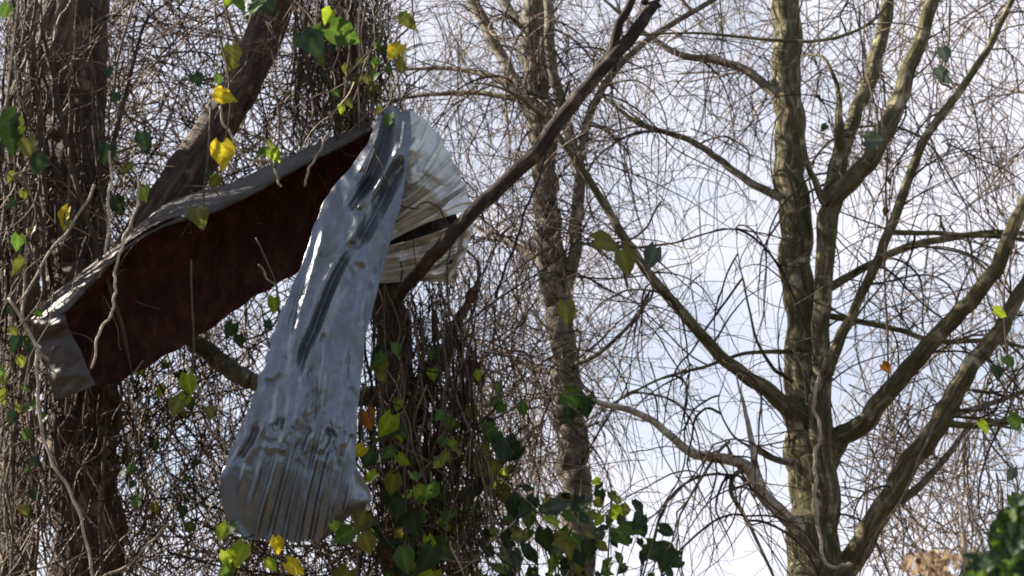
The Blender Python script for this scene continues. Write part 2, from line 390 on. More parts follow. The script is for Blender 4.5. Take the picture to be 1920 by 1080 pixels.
# thick dark trunk on the left with the limb leaning off it
left_tree, left_paths = make_tree('thick_tree', 'thick dark ridged trunk on the left behind the rusty metal, wrapped in bare vines',
    [(118, 0, 98), (128, 150, 104), (135, 320, 112), (140, 480, 118), (146, 640, 122), (152, 800, 126), (158, 950, 128), (162, 1080, 130)],
    [dict(p=[(528, -20, 74, 10.3), (485, 90, 72, 10.3), (450, 165, 70, 10.2), (405, 240, 76, 10.1), (350, 330, 84, 10.0), (290, 420, 86, 9.95), (225, 520, 86, 9.9), (160, 640, 90, 9.9)], sky=2.5, sides=18, wob=.04, lump=.015, label='leaning limb crossing behind the top edge of the rusty metal'),
     dict(p=[(182, -20, 46, 10.0), (178, 120, 42, 10.0), (176, 260, 44, 10.0), (172, 420, 48, 9.95), (160, 600, 60, 9.9)], sky=3, sides=12),
     dict(p=[(265, 60, 6, 9.6), (215, 260, 9, 9.7), (190, 380, 12, 9.75), (150, 520, 18, 9.9)])],
    9.9, M['bark_dark'], sides=36, rough=0.07, lump=0.03, seed=3)
side_tree, _ = make_tree('dark_tree', 'dark narrow trunk at the far left edge, half hidden by blurred vines',
    [(40, 0, 66), (46, 200, 66), (44, 420, 70), (36, 640, 74), (30, 860, 78), (26, 1080, 80)],
    [], 10.7, M['bark_dark'], sides=28, rough=0.08, seed=8)
# the trunk the sheet is wrapped round, buried in vines
vine_tree, vine_paths = make_tree('vine_covered_tree', 'trunk buried in hanging bare vines, with the crumpled metal sheet wrapped round it',
    [(642, 0, 56), (650, 130, 58), (668, 260, 60), (700, 400, 62), (726, 540, 66), (742, 680, 68), (752, 820, 70), (756, 960, 74), (758, 1080, 76)],
    [dict(p=[(470, 715, 34, 9.6), (430, 690, 34, 9.7), (385, 655, 32, 9.8), (340, 622, 28, 9.85), (280, 570, 22, 9.95)], mat=M['bark_grey'], label='pale bare limb under the rusty metal'),
     dict(p=[(735, 745, 40, 9.8), (640, 745, 36, 9.7), (560, 735, 34, 9.65), (470, 715, 34, 9.6)], mat=M['bark_grey']),
     dict(p=[(892, 690, 8, 10.2), (860, 760, 18, 10.1), (800, 850, 24, 10.0), (758, 920, 30, 9.9)]),
     dict(p=[(885, 555, 10, 10.0), (860, 600, 20, 10.0), (820, 690, 26, 9.95), (775, 790, 34, 9.9)]),],
    9.9, M['bark_dark'], sides=22, rough=0.09, lump=0.06, seed=5, up=5)
# slender grey trunk in the middle
mid_tree, mid_paths = make_tree('slender_tree', 'slender grey-brown trunk in the middle, crossed by the broken diagonal branch',
    [(1003, 0, 44), (1000, 80, 46), (1008, 170, 48), (1018, 260, 47), (1022, 340, 46), (1028, 430, 50), (1042, 530, 58), (1054, 630, 50), (1064, 740, 54), (1074, 840, 56), (1083, 950, 58), (1088, 1080, 62)],
    [dict(p=[(870, -30, 18, 12.4), (905, 40, 22, 12.4), (948, 120, 22, 12.3), (980, 180, 24, 12.1), (1008, 240, 26, 12)], sky=1.5),
     dict(p=[(930, -20, 14, 12.2), (960, 25, 18, 12.1), (1000, 70, 22, 12)]),
     dict(p=[(1028, -20, 18, 11.7), (1030, 60, 20, 11.7), (1040, 150, 20, 11.8), (1062, 230, 20, 11.8), (1085, 320, 22, 11.8), (1082, 410, 24, 11.85), (1074, 490, 26, 11.9), (1056, 560, 30, 12)], sky=1.5, label='thin stem rising close beside the grey trunk'),
     dict(p=[(1390, -30, 8, 11.3), (1320, 10, 10, 11.4), (1215, 75, 12, 11.5), (1140, 150, 14, 11.6), (1105, 220, 16, 11.75), (1088, 300, 18, 11.8)]),
     dict(p=[(720, 190, 5, 12.8), (800, 178, 8, 12.6), (880, 174, 10, 12.4), (950, 182, 11, 12.2), (1008, 200, 12, 12)]),
     dict(p=[(760, 130, 6, 12.8), (840, 128, 9, 12.6), (910, 140, 11, 12.3), (960, 165, 13, 12.1), (1010, 215, 14, 12)]),
     dict(p=[(885, 420, 7, 12.5), (940, 450, 9, 12.3), (1000, 480, 12, 12.1), (1035, 505, 14, 12)], mat=M['bark_pale']),
     dict(p=[(880, 635, 6, 12.6), (940, 660, 8, 12.4), (1000, 690, 10, 12.2), (1058, 705, 12, 12)]),
     dict(p=[(1220, 560, 5, 11.2), (1160, 630, 7, 11.4), (1110, 670, 9, 11.7), (1062, 690, 12, 12)])],
    12.0, M['bark_grey'], sides=20, rough=0.05, lump=0.05, seed=9, up=6)
# many-stemmed tree on the right
RB = [
 dict(p=[(1760, -30, 30, 11.2), (1722, 80, 34, 11.2), (1690, 170, 38, 11.2), (1655, 255, 42, 11.2), (1610, 325, 42, 11.3), (1565, 370, 44, 11.4), (1550, 430, 46, 11.5), (1542, 560, 42, 11.6), (1538, 700, 46, 11.65), (1540, 850, 62, 11.7), (1545, 1000, 74, 11.75), (1545, 1090, 76, 11.8)], sides=18, sky=4, lean=(.6, 0), label='second upright stem hugging the main trunk, forking right'),
 dict(p=[(1672, -30, 28, 12.2), (1655, 60, 32, 12.2), (1630, 150, 34, 12.1), (1602, 220, 34, 12), (1580, 290, 34, 11.9), (1560, 370, 36, 11.7), (1552, 440, 40, 11.6)], sky=4, sides=14),
 dict(p=[(1574, 188, 12, 11.4), (1574, 230, 20, 11.4), (1570, 290, 28, 11.5), (1560, 360, 36, 11.5)], wob=.2),
 dict(p=[(1497, 110, 8, 11.3), (1500, 220, 10, 11.3), (1512, 300, 13, 11.3), (1530, 345, 16, 11.35), (1548, 385, 20, 11.4)]),
 dict(p=[(1898, 0, 14, 10.8), (1855, 85, 17, 10.8), (1805, 165, 18, 10.85), (1750, 235, 20, 10.9), (1705, 330, 22, 11), (1668, 435, 24, 11.1), (1640, 500, 24, 11.2), (1610, 565, 22, 11.4), (1580, 625, 26, 11.5), (1550, 700, 34, 11.6)], sky=1.5, lean=(.5, 0), label='thin dark crooked stem rising to the upper right'),
 dict(p=[(1940, 452, 9, 10.6), (1850, 442, 11, 10.8), (1740, 437, 12, 11), (1668, 436, 14, 11.1)]),
 dict(p=[(1940, 440, 10, 12.4), (1860, 436, 14, 12.3), (1760, 449, 17, 12.2), (1690, 467, 18, 12), (1620, 502, 18, 11.8), (1552, 540, 22, 11.7)]),
 dict(p=[(1950, 345, 28, 10.4), (1910, 400, 32, 10.5), (1885, 465, 34, 10.6), (1850, 530, 36, 10.7), (1800, 585, 38, 10.9), (1740, 650, 40, 11.1), (1680, 718, 42, 11.3), (1625, 785, 46, 11.5), (1570, 830, 50, 11.7), (1540, 890, 50, 11.8)], sides=16, sky=2, lean=(.8, 0), label='long straight limb slanting up to the right edge'),
 dict(p=[(1950, 480, 28, 10.6), (1915, 545, 32, 10.7), (1880, 610, 36, 10.8), (1825, 680, 40, 10.9), (1785, 750, 46, 11.0), (1745, 815, 48, 11.1), (1700, 880, 50, 11.3), (1655, 950, 52, 11.4), (1615, 1025, 56, 11.6), (1565, 1090, 66, 11.75)], sides=16, sky=2, lean=(.8, 0), label='lowest slanting limb with a mossy shaded side'),
 dict(p=[(1940, 655, 8, 12.5), (1860, 640, 11, 12.4), (1760, 640, 13, 12.3), (1690, 620, 13, 12.1), (1620, 605, 14, 11.9), (1548, 590, 16, 11.7)]),
 dict(p=[(1940, 728, 9, 11.9), (1870, 752, 12, 11.7), (1820, 768, 14, 11.4), (1770, 785, 18, 11.1)], mat=M['bark_grey']),
 dict(p=[(1940, 785, 12, 10.8), (1880, 793, 13, 10.9), (1830, 797, 15, 11), (1765, 795, 18, 11.1)]),
 dict(p=[(1830, 770, 8, 11.8), (1780, 850, 14, 11.6), (1735, 900, 18, 11.5), (1690, 940, 22, 11.45)], mat=M['bark_grey']),
 dict(p=[(1200, 58, 11, 12.2), (1280, 104, 16, 12.1), (1340, 112, 19, 12), (1395, 130, 20, 11.9), (1430, 155, 22, 11.85), (1470, 190, 26, 11.8)], mat=M['bark_grey']),
 dict(p=[(1135, 185, 8, 12.3), (1200, 232, 11, 12.2), (1290, 262, 14, 12.1), (1340, 292, 16, 12), (1395, 335, 18, 11.9), (1475, 375, 22, 11.8)], mat=M['bark_grey']),
 dict(p=[(1035, 240, 16, 11.2), (1100, 330, 18, 11.25), (1160, 430, 20, 11.3), (1235, 535, 24, 11.4), (1325, 640, 28, 11.5), (1405, 710, 34, 11.6), (1480, 770, 44, 11.75), (1510, 830, 50, 11.8)], sides=14, label='bare limb slanting down from the upper left into the trunk'),
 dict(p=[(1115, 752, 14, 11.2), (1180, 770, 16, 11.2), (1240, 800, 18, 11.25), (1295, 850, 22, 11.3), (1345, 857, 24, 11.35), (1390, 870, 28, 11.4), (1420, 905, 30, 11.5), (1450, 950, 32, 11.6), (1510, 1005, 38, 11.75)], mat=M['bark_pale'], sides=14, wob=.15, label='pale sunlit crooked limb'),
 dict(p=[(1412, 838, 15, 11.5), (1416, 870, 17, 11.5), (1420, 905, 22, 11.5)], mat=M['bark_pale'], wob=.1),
 dict(p=[(1395, 832, 6, 11.5), (1430, 850, 14, 11.6), (1465, 864, 16, 11.7), (1505, 868, 18, 11.8)], mat=M['bark_grey']),
 dict(p=[(1455, 1090, 7, 11.1), (1405, 985, 9, 11.2), (1372, 925, 11, 11.3), (1378, 890, 11, 11.35), (1400, 880, 12, 11.45)]),
 dict(p=[(1275, 965, 5, 10.8), (1310, 905, 7, 11), (1345, 850, 8, 11.2), (1368, 828, 8, 11.3)]),
 dict(p=[(1170, 745, 5, 11.2), (1240, 710, 6, 11.3), (1320, 688, 8, 11.5), (1400, 662, 9, 11.6), (1485, 660, 12, 11.8)]),
 dict(p=[(1400, 560, 5, 11.3), (1420, 640, 7, 11.4), (1450, 690, 9, 11.6), (1485, 715, 10, 11.7)]),
 dict(p=[(1180, 66, 5, 10.9), (1300, 62, 6, 10.9), (1440, 74, 8, 10.9), (1540, 76, 8, 10.9), (1620, 50, 7, 10.9), (1670, 5, 6, 10.9)]),
]
right_tree, right_paths = make_tree('many_stemmed_tree', 'mossy many-stemmed tree on the right with limbs fanning out both ways',
    [(1470, -20, 52), (1476, 130, 54), (1480, 260, 58), (1488, 400, 62), (1498, 540, 62), (1504, 680, 62), (1512, 800, 76), (1522, 920, 86), (1532, 1090, 104)],
    RB, 11.85, M['bark_olive'], sides=26, rough=0.05, lump=0.03, seed=12, up=7, thin=.80)

# ------------------------------------------------------------------ broken branch lying across the sheet
def broken_branch():
    root_p = at(760, 560, 9.35)
    root = thing('broken_branch', 'brown broken branch slanting in front of the crumpled metal fan, forked at its tip', 'branch', root_p)
    P, R = px_path([(1224, 10, 27, 8.5), (1186, 66, 30, 8.5), (1112, 150, 32, 8.55), (1052, 222, 35, 8.6), (1004, 288, 36, 8.62), (940, 348, 35, 8.66), (880, 405, 34, 8.7), (835, 455, 34, 8.75), (795, 500, 31, 8.95), (760, 540, 27, 9.3), (735, 575, 22, 9.7)], 8.8, 10, .07, 4); R = R * .80
    # ragged tip
    mb = MB(); limb(mb, P, R, 18, 21, .03, .03); mb.build('stem', M['bark_broken'], root)
    mb = MB(); P, R = px_path([(1196, -20, 15, 8.45), (1165, 40, 19, 8.48), (1146, 92, 21, 8.52), (1110, 150, 24, 8.56)], 8.5, 9, .2, 5); R = R * .82
    limb(mb, P, R, 12, 22, .06, .08); mb.build('fork', M['bark_broken'], root)
    mb = MB()
    rng = np.random.default_rng(2)
    for (a, b, c, d) in ((1216, 14, 1238, -2), (1226, 8, 1240, 12), (1208, 6, 1214, -10)):
        P, R = px_path([(c, d, 4, 8.5), ((a + c) / 2, (b + d) / 2, 12, 8.5), (a, b, 17, 8.5)], 8.5, 5, 0, 0); limb(mb, P, R, 7, a, .1, .1)
    mb.build('splinter', M['bark_broken'], root)
broken_branch()

# ------------------------------------------------------------------ the crumpled corrugated sheet
def interp_rows(A, n):
    A = np.asarray(A, float); Q = smooth_path(A, 24)
    s = np.linspace(0, len(Q) - 1, n); i = np.minimum(s.astype(int), len(Q) - 2); f = (s - i)[:, None]
    return Q[i] * (1 - f) + Q[i + 1] * f
def seg_dist(px, py, line):
    """distance in px to a polyline and fraction along it"""
    line = np.asarray(line, float); best = np.full(px.shape, 1e9); side = np.zeros(px.shape); fr = np.zeros(px.shape)
    for i in range(len(line) - 1):
        a, b = line[i], line[i + 1]; ab = b - a; L2 = ab.dot(ab)
        t = np.clip(((px - a[0]) * ab[0] + (py - a[1]) * ab[1]) / L2, 0, 1)
        dx = px - a[0] - t * ab[0]; dy = py - a[1] - t * ab[1]; d = np.hypot(dx, dy)
        m = d < best; best = np.where(m, d, best); fr = np.where(m, (i + t) / (len(line) - 1), fr)
        side = np.where(m, np.sign(ab[0] * dy - ab[1] * dx), side)
    return best, side, fr
def crease(px, py, line, h, w, sharp=1.0):
    """ridge (h > 0, towards the viewer) along a polyline, fading at its ends"""
    d, s, f = seg_dist(px, py, line)
    return h * np.clip(1 - d / w, 0, 1) ** sharp * np.clip(np.minimum(f, 1 - f) * 6 + .15, 0, 1)
def facet_noise(px, py, rng, n, box, w):
    """dented facets: random planes folded into each other"""
    z = np.zeros(px.shape)
    for _ in range(n):
        cx, cy = rng.uniform(box[0], box[2]), rng.uniform(box[1], box[3]); a = rng.uniform(0, pi)
        L = rng.uniform(.5, 1.6) * w; d = np.abs((px - cx) * np.cos(a) + (py - cy) * np.sin(a)); e = np.abs(-(px - cx) * np.sin(a) + (py - cy) * np.cos(a))
        z += rng.choice([-1, 1]) * np.clip(1 - d / (w * .32), 0, 1) * np.clip(1 - e / L, 0, 1)
    return z
def facets(px, py, cell, seed, stretch=1.5, warp=.5):
    """sheet crumpled into flat triangular facets: heights joined linearly over a warped lattice"""
    x = px / cell; y = py / (cell * stretch); ph = seed * 1.7
    x, y = x + warp * np.sin(y * 1.3 + ph) + warp * .6 * np.sin(y * 2.9 + x * .8 + ph * 2), y + warp * np.sin(x * 1.1 + ph * 3) + warp * .5 * np.sin(x * 2.3 - y + ph)
    T = np.random.default_rng(seed).uniform(-1, 1, (64, 64))
    sk = (x + y) * .366; a = x + sk; b = y + sk; i = np.floor(a).astype(int); j = np.floor(b).astype(int); u = a - i; v = b - j
    h = lambda m, n: T[m % 64, n % 64]
    up = u > v
    return np.where(up, h(i, j) * (1 - u) + h(i + 1, j) * (u - v) + h(i + 1, j + 1) * v, h(i, j) * (1 - v) + h(i, j + 1) * (v - u) + h(i + 1, j + 1) * u)
def sstep(x, a, b):
    t = np.clip((x - a) / (b - a), 0, 1); return t * t * (3 - 2 * t)
def grid_obj(name, PX, PY, YY, mat, parent, thick=0.0025):
    nv, nu = PX.shape
    V = np.zeros((nv, nu, 3)); u = (PX - 960) / FPX; v = (540 - PY) / FPX; t = YY / (CP - SP * v)
    V[..., 0] = t * u; V[..., 1] = YY; V[..., 2] = CAM[2] + t * (SP + CP * v)
    idx = np.arange(nv * nu).reshape(nv, nu)
    q = np.stack([idx[:-1, :-1], idx[1:, :-1], idx[1:, 1:], idx[:-1, 1:]], -1).reshape(-1, 4)
    mb = MB(); mb.add(V.reshape(-1, 3), q); o = mb.build(name, mat, parent)
    s = o.modifiers.new('thickness', 'SOLIDIFY'); s.thickness = thick; s.offset = -1
    return o

def metal_sheet():
    root = thing('metal_sheet', 'crumpled corrugated metal sheet wrapped round the vine covered trunk, rusty inside', 'metal sheet', at(700, 420, 9.4))
    rng = np.random.default_rng(11)
    # hanging panel
    Lp = [(706, 200), (695, 258), (656, 314), (612, 370), (592, 415), (573, 475), (548, 535), (523, 592), (506, 645), (493, 690), (474, 745), (452, 798), (430, 848), (414, 900), (418, 955), (443, 996), (464, 1009)]
    Rp = [(768, 205), (772, 258), (764, 312), (756, 362), (745, 405), (733, 448), (721, 492), (709, 540), (697, 585), (685, 640), (678, 700), (672, 760), (668, 820), (667, 866), (681, 899), (697, 938), (655, 968), (614, 1011)]
    nv, nu = 420, 130
    Lq, Rq = interp_rows(Lp, nv), interp_rows(Rp, nv)
    # ragged edges
    k = np.arange(nv)
    Lq[:, 0] += 1.8 * np.sin(k * .21) * np.sin(k * .067 + 1) + np.where((k > 180) & (k < 300), 2.2 * np.sin(k * .33), 0)
    Rq[:, 0] += 1.3 * np.sin(k * .17 + 2) * np.sin(k * .05)
    s = np.linspace(0, 1, nu)
    PX = Lq[:, None, 0] * (1 - s) + Rq[:, None, 0] * s; PY = Lq[:, None, 1] * (1 - s) + Rq[:, None, 1] * s
    U = np.broadcast_to(s, PX.shape)
    PY = PY + (5 * np.sin(U * 9 + .5) + 2.5 * np.sin(U * 27)) * (1 - sstep(PY, 200, 236)) + (1.8 * np.sin(U * 60) + 2.5 * np.sin(U * 23)) * sstep(PY, 985, 1008)
    PY = PY + 6 * np.sin(pi * U) * sstep(PY, 985, 1005)
    yt = np.arange(100, 1120.0); yv = np.interp(yt, [195, 230, 300, 420, 600, 700, 780, 850, 930, 1015], [9.10, 9.0, 8.93, 8.86, 8.78, 8.735, 8.715, 8.724, 8.766, 8.835])
    yv = np.convolve(np.pad(yv, 35, 'edge'), np.ones(71) / 71, 'valid'); Y0 = np.interp(PY, yt, yv)
    H = np.zeros(PX.shape)
    H += -0.05 * (2 * U - 1) ** 2 * sstep(PY, 250, 420)                       # bowed across
    for line, h, w, sh in [
        ([(600, 430), (580, 500), (560, 560), (540, 640)], -.020, 9, 1),
        ([(716, 470), (700, 540), (684, 600)], -.020, 9, 1),
        ([(737, 205), (726, 250), (712, 296), (690, 345), (668, 372)], -.055, 17, 1),
        ([(753, 262), (735, 300), (708, 345), (680, 380), (664, 395)], .040, 13, 1),
        ([(757, 290), (738, 335), (712, 385), (688, 430), (674, 452)], -.050, 17, 1),
        ([(716, 215), (708, 255), (690, 292), (668, 330)], .030, 16, 1),
        ([(700, 330), (672, 372), (655, 395)], -.030, 10, 1),
        ([(674, 395), (668, 430), (662, 460)], .030, 14, 1),
        ([(712, 420), (690, 470), (672, 500)], .026, 18, 1),
        ([(664, 455), (640, 495), (620, 535), (604, 575), (588, 620), (572, 655), (562, 705)], -.048, 13, 1),
        ([(650, 462), (628, 500), (608, 540), (592, 585)], .022, 14, 1),
        ([(648, 520), (630, 560), (612, 600), (600, 640)], .030, 14, 1),
        ([(590, 640), (574, 680), (566, 720)], .024, 9, 1),
        ([(540, 655), (532, 700), (514, 718), (495, 716)], -.022, 9, 1),
        ([(523, 720), (518, 770), (512, 800)], .022, 9, 1),
        ([(582, 690), (592, 740), (590, 790)], -.016, 10, 1),
        ([(640, 470), (600, 510), (580, 520)], -.012, 14, 1),
        ([(700, 440), (660, 455), (620, 480), (590, 490)], -.014, 16, 1),
        ([(560, 560), (580, 600), (566, 640)], .010, 20, 1),
        ([(640, 620), (660, 680), (650, 740)], .012, 26, 1),
        ([(472, 850), (486, 812), (500, 790)], .030, 10, 1),
        ([(446, 862), (470, 830), (484, 800)], -.030, 10, 1),
        ([(500, 842), (520, 838), (536, 846)], .022, 10, 1),
        ([(560, 845), (572, 818), (582, 800)], -.022, 9, 1),
        ([(596, 852), (608, 806), (618, 796)], .030, 12, 1),
        ([(622, 850), (624, 820), (612, 795)], -.026, 9, 1),
        ([(640, 840), (652, 815), (664, 810)], .018, 9, 1),
        ([(548, 1000), (570, 900), (592, 800), (604, 700), (612, 640)], .022, 9, 1),
        ([(500, 960), (520, 880), (536, 800), (548, 720)], .018, 9, 1),
        ([(620, 960), (634, 880), (644, 800), (650, 700), (656, 640)], -.018, 9, 1),
        ([(690, 470), (678, 560), (664, 640), (660, 720)], .016, 12, 1),
        ([(575, 480), (556, 560), (532, 640)], -.014, 12, 1),
        ([(618, 380), (600, 450), (576, 540), (556, 610), (548, 680)], .018, 12, 1),
    ]:
        H += crease(PX, PY, line, h * (1.3 if min(p[1] for p in line) < 660 and w > 9 and abs(h) > .02 else 1.0), w, sh)
    wv = 14 * np.sin(PX * .045) + 9 * np.sin(PX * .11 + 1)
    up_ = 1 - sstep(PY + wv, 760, 850); cr_ = sstep(PY + wv, 730, 810) * (1 - sstep(PY - wv, 830, 900))
    H += .013 * facets(PX + .45 * (PY - 200), PY, 44, 3, 2.6) * up_ + .0055 * facets(PX, PY, 17, 8, 1.8) * up_
    H += .016 * facets(PX + .4 * (PY - 200), PY, 26, 5, 2.6) * (1 - sstep(PY, 400, 500))
    H += .015 * facets(PX + .3 * (PY - 800), PY, 22, 4, 2.4) * cr_ + .006 * facets(PX, PY, 13, 6, 1.3) * cr_ + .006 * facets(PX, PY, 26, 7, 2.2) * sstep(PY, 850, 890)
    # the corrugations that survive at the lower end: narrow raised ribs, uneven
    cph = (PX + 0.24 * (PY - 1000) + 1.8 * np.sin(PX * .031 + 1) + 1.5 * np.sin(PY * .03 + PX * .02)) / 26.0
    d_ = np.abs((cph % 1.0) - .5); rib = np.clip(1 - d_ / .24, 0, 1) ** .8
    rv = .9 + .25 * np.sin(np.floor(cph) * 2.1 + 1)
    fade = sstep(PY + wv, 770, 900) * sstep(U, .08, .24) * (1 - sstep(U, .84, .97))
    H += .034 * rib * rv * fade
    H -= 0.05 * sstep(U, .86, 1.0) * sstep(PY, 880, 930)
    H += 0.03 * (1 - sstep(U, 0, .12)) * sstep(PY, 850, 900)
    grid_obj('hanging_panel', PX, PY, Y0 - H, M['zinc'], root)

    # fan of corrugations bent round the trunk
    def fan(name, O, I, nrib, Ykey, rng, amp0, bow, extra=()):
        nt_, ns = 300, 110
        Oq, Iq = interp_rows(O, nt_), interp_rows(I, nt_)
        t = np.linspace(0, 1, nt_)[:, None]; ss = np.linspace(0, 1, ns)[None, :] + 0 * t
        Oq[:, 0] += 2.2 * np.sin(t[:, 0] * 2 * pi * nrib) + 1.0 * np.sin(t[:, 0] * 91)
        PX = Iq[:, None, 0] * (1 - ss) + Oq[:, None, 0] * ss; PY = Iq[:, None, 1] * (1 - ss) + Oq[:, None, 1] * ss
        PY = PY + bow * (1 - 1.5 * t) * np.sin(pi * ss); PX = PX + .5 * bow * (1 - t) * np.sin(pi * ss)
        Yf = np.interp(PY, *Ykey) + 0.04 * (1 - ss) + 0.16 * sstep(ss, .6, 1.0) ** 2 - 0.06 * np.sin(pi * ss)
        tw = t + .018 * np.sin(t * 23 + 1) + .012 * np.sin(t * 47)          # ribs of uneven width
        ph = tw * nrib + 0.38 * np.sin(ss * 3.4 + t * 5) + .12 * np.sin(ss * 9 + t * 14)
        saw = ph % 1.0
        prof = np.interp(saw, [0, .12, .46, .58, .90, 1.0], [-.6, 1.0, .8, -.75, -1.0, -.6])
        var = 1 + .6 * np.sin(np.floor(ph) * 2.4 + ss * 2.2)
        H = amp0 * (.25 + sstep(ss, .02, .35)) * var * (1 - .35 * sstep(ss, .8, 1)) * prof
        for c in extra: H += crease(PX, PY, *c)
        H += .022 * facets(PX, PY, 34, 9, 1.0) + .006 * facets(PX, PY, 14, 10, 1.0)
        return grid_obj(name, PX, PY, Yf - H, M['zinc_fan_lit'], root)
    fan('crumpled_fan', [(756, 203), (782, 214), (806, 233), (828, 262), (844, 290), (858, 314), (869, 340), (878, 366), (884, 394)],
        [(722, 330), (720, 350), (718, 370), (716, 388), (714, 402), (714, 416), (716, 428), (720, 440), (724, 456)], 6.6,
        ([195, 260, 340, 420, 470], [9.03, 9.00, 9.04, 9.10, 9.16]), rng, .038, 16,
        [([(782, 330), (812, 345), (850, 352)], -.03, 12), ([(800, 280), (826, 300), (846, 330)], .02, 10), ([(782, 232), (778, 262), (772, 290)], .02, 14)])
    fan('lower_fan', [(883, 408), (882, 422), (876, 444), (873, 468), (862, 494), (852, 530)],
        [(690, 470), (690, 484), (690, 498), (690, 508), (690, 518), (690, 532)], 3.4,
        ([380, 540], [9.40, 9.62]), rng, .034, 6)
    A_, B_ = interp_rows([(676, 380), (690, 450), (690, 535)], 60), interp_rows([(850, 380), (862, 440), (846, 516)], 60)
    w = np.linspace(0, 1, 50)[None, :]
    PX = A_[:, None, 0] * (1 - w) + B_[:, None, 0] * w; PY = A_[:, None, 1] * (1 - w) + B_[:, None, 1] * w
    grid_obj('inner_fold', PX, PY, 9.70 - .05 * np.sin(pi * w) + .02 * facets(PX, PY, 30, 21) + 0 * PY, M['shaded_rust'], root)  # backs the gap under the fan, shade painted into its colour
    # outer lip turned back behind the fan
    o2 = np.array([(858, 312), (868, 338), (878, 366), (883, 392), (882, 416), (876, 444), (873, 468), (862, 494), (852, 526)]); nl = 120
    oq = interp_rows(o2, nl); w = np.linspace(0, 1, 26)[None, :]; tt = np.linspace(0, 1, nl)[:, None]
    PX = oq[:, None, 0] - 12 + (20 * np.sin(pi * tt) ** .6 + 0) * w - 6 * tt; PY = oq[:, None, 1] + 6 * w + 4
    Yl = np.interp(PY, [300, 420, 540], [9.40, 9.52, 9.70]) - 0.05 * np.sin(pi * w) + .015 * np.sin(tt * 2 * pi * 7)
    grid_obj('folded_lip', PX, PY, Yl, M['zinc_fan_lit'], root)

    # rusty inner side seen from below
    T = [(112, 588), (170, 528), (236, 458), (300, 418), (352, 402), (414, 384), (480, 350), (560, 306), (640, 268), (712, 238)]
    B = [(172, 724), (214, 716), (270, 692), (330, 656), (396, 612), (452, 574), (508, 540), (560, 505), (630, 450), (716, 385)]
    nu2, nv2 = 260, 90
    Tq, Bq = interp_rows(T, nu2), interp_rows(B, nu2)
    Bq[:, 1] += 2.0 * np.sin(np.arange(nu2) * .23) + 2 * np.sin(np.arange(nu2) * .07)
    w = np.linspace(0, 1, nv2)[:, None]
    PX = Tq[None, :, 0] * (1 - w) + Bq[None, :, 0] * w; PY = Tq[None, :, 1] * (1 - w) + Bq[None, :, 1] * w
    uu = np.linspace(0, 1, nu2)[None, :] + 0 * w
    Yr = 9.02 + 0.26 * uu + 0.30 * np.sin(pi * np.clip(w, 0, 1) ** .8) ** .8 * (.45 + .55 * uu) + 0.12 * w
    Hr = crease(PX, PY, [(250, 560), (330, 520), (430, 470)], -.03, 40) + crease(PX, PY, [(215, 690), (240, 640), (255, 590)], .03, 22) + crease(PX, PY, [(160, 620), (200, 660), (220, 700)], .02, 20)
    Hr += .02 * facets(PX, PY, 60, 14, .8)
    grid_obj('rusty_panel', PX, PY, Yr - Hr, M['rust'], root, .003)
    # rolled outer edge along its top
    E = [(44, 604), (104, 548), (172, 494), (238, 436), (298, 382), (356, 352), (418, 336), (480, 306), (560, 270), (640, 238)]
    Eb = [(118, 592), (174, 534), (240, 466), (304, 428), (356, 412), (420, 392), (488, 358), (566, 314), (646, 274), (706, 240)]
    Eq, Fq = interp_rows(E, nu2), interp_rows(Eb, nu2)
    Eq = Eq + .34 * (Fq - Eq) * np.clip(np.linspace(-.2, 1.2, nu2), 0, 1)[:, None]
    w = np.linspace(0, 1, 40)[:, None]
    PX = Eq[None, :, 0] * (1 - w) + Fq[None, :, 0] * w; PY = Eq[None, :, 1] * (1 - w) + Fq[None, :, 1] * w
    uu = np.linspace(0, 1, nu2)[None, :] + 0 * w
    Ye = 9.02 + 0.26 * uu + 0.26 * (1 - w) ** 1.5 - 0.07 * np.sin(pi * w) + .012 * np.sin(uu * 26 + w * 3) * (1 - w)
    He = .016 * facets(PX, PY, 38, 12, .8) + .006 * facets(PX, PY, 15, 13, 1.0) + crease(PX, PY, [(250, 450), (330, 400), (420, 362), (520, 312)], -.02, 13)
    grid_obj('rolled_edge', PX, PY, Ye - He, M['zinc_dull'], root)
    # turned-up end at the lower left
    A = [(44, 600), (62, 640), (84, 690), (98, 730), (110, 750)]
    C = [(122, 590), (132, 622), (150, 655), (164, 690), (180, 722)]
    Aq, Cq = interp_rows(A, 70), interp_rows(C, 70)
    Aq[:, 0] += 2 * np.sin(np.arange(70) * .4)
    w = np.linspace(0, 1, 50)[None, :]; tt = np.linspace(0, 1, 70)[:, None]
    PX = Aq[:, None, 0] * (1 - w) + Cq[:, None, 0] * w; PY = Aq[:, None, 1] * (1 - w) + Cq[:, None, 1] * w
    Yd = 8.96 + .05 * tt + .12 * (1 - w) ** 2
    Hd = crease(PX, PY, [(60, 602), (90, 612), (124, 600)], .05, 18) + crease(PX, PY, [(70, 640), (110, 632), (138, 620)], -.03, 16) + crease(PX, PY, [(95, 710), (135, 704), (172, 704)], .02, 16)
    Hd += .012 * facets(PX, PY, 30, 15, 1.0) + .005 * facets(PX, PY, 13, 16, 1.0)
    grid_obj('bent_end', PX, PY, Yd - Hd, M['zinc_dull'], root)
metal_sheet()

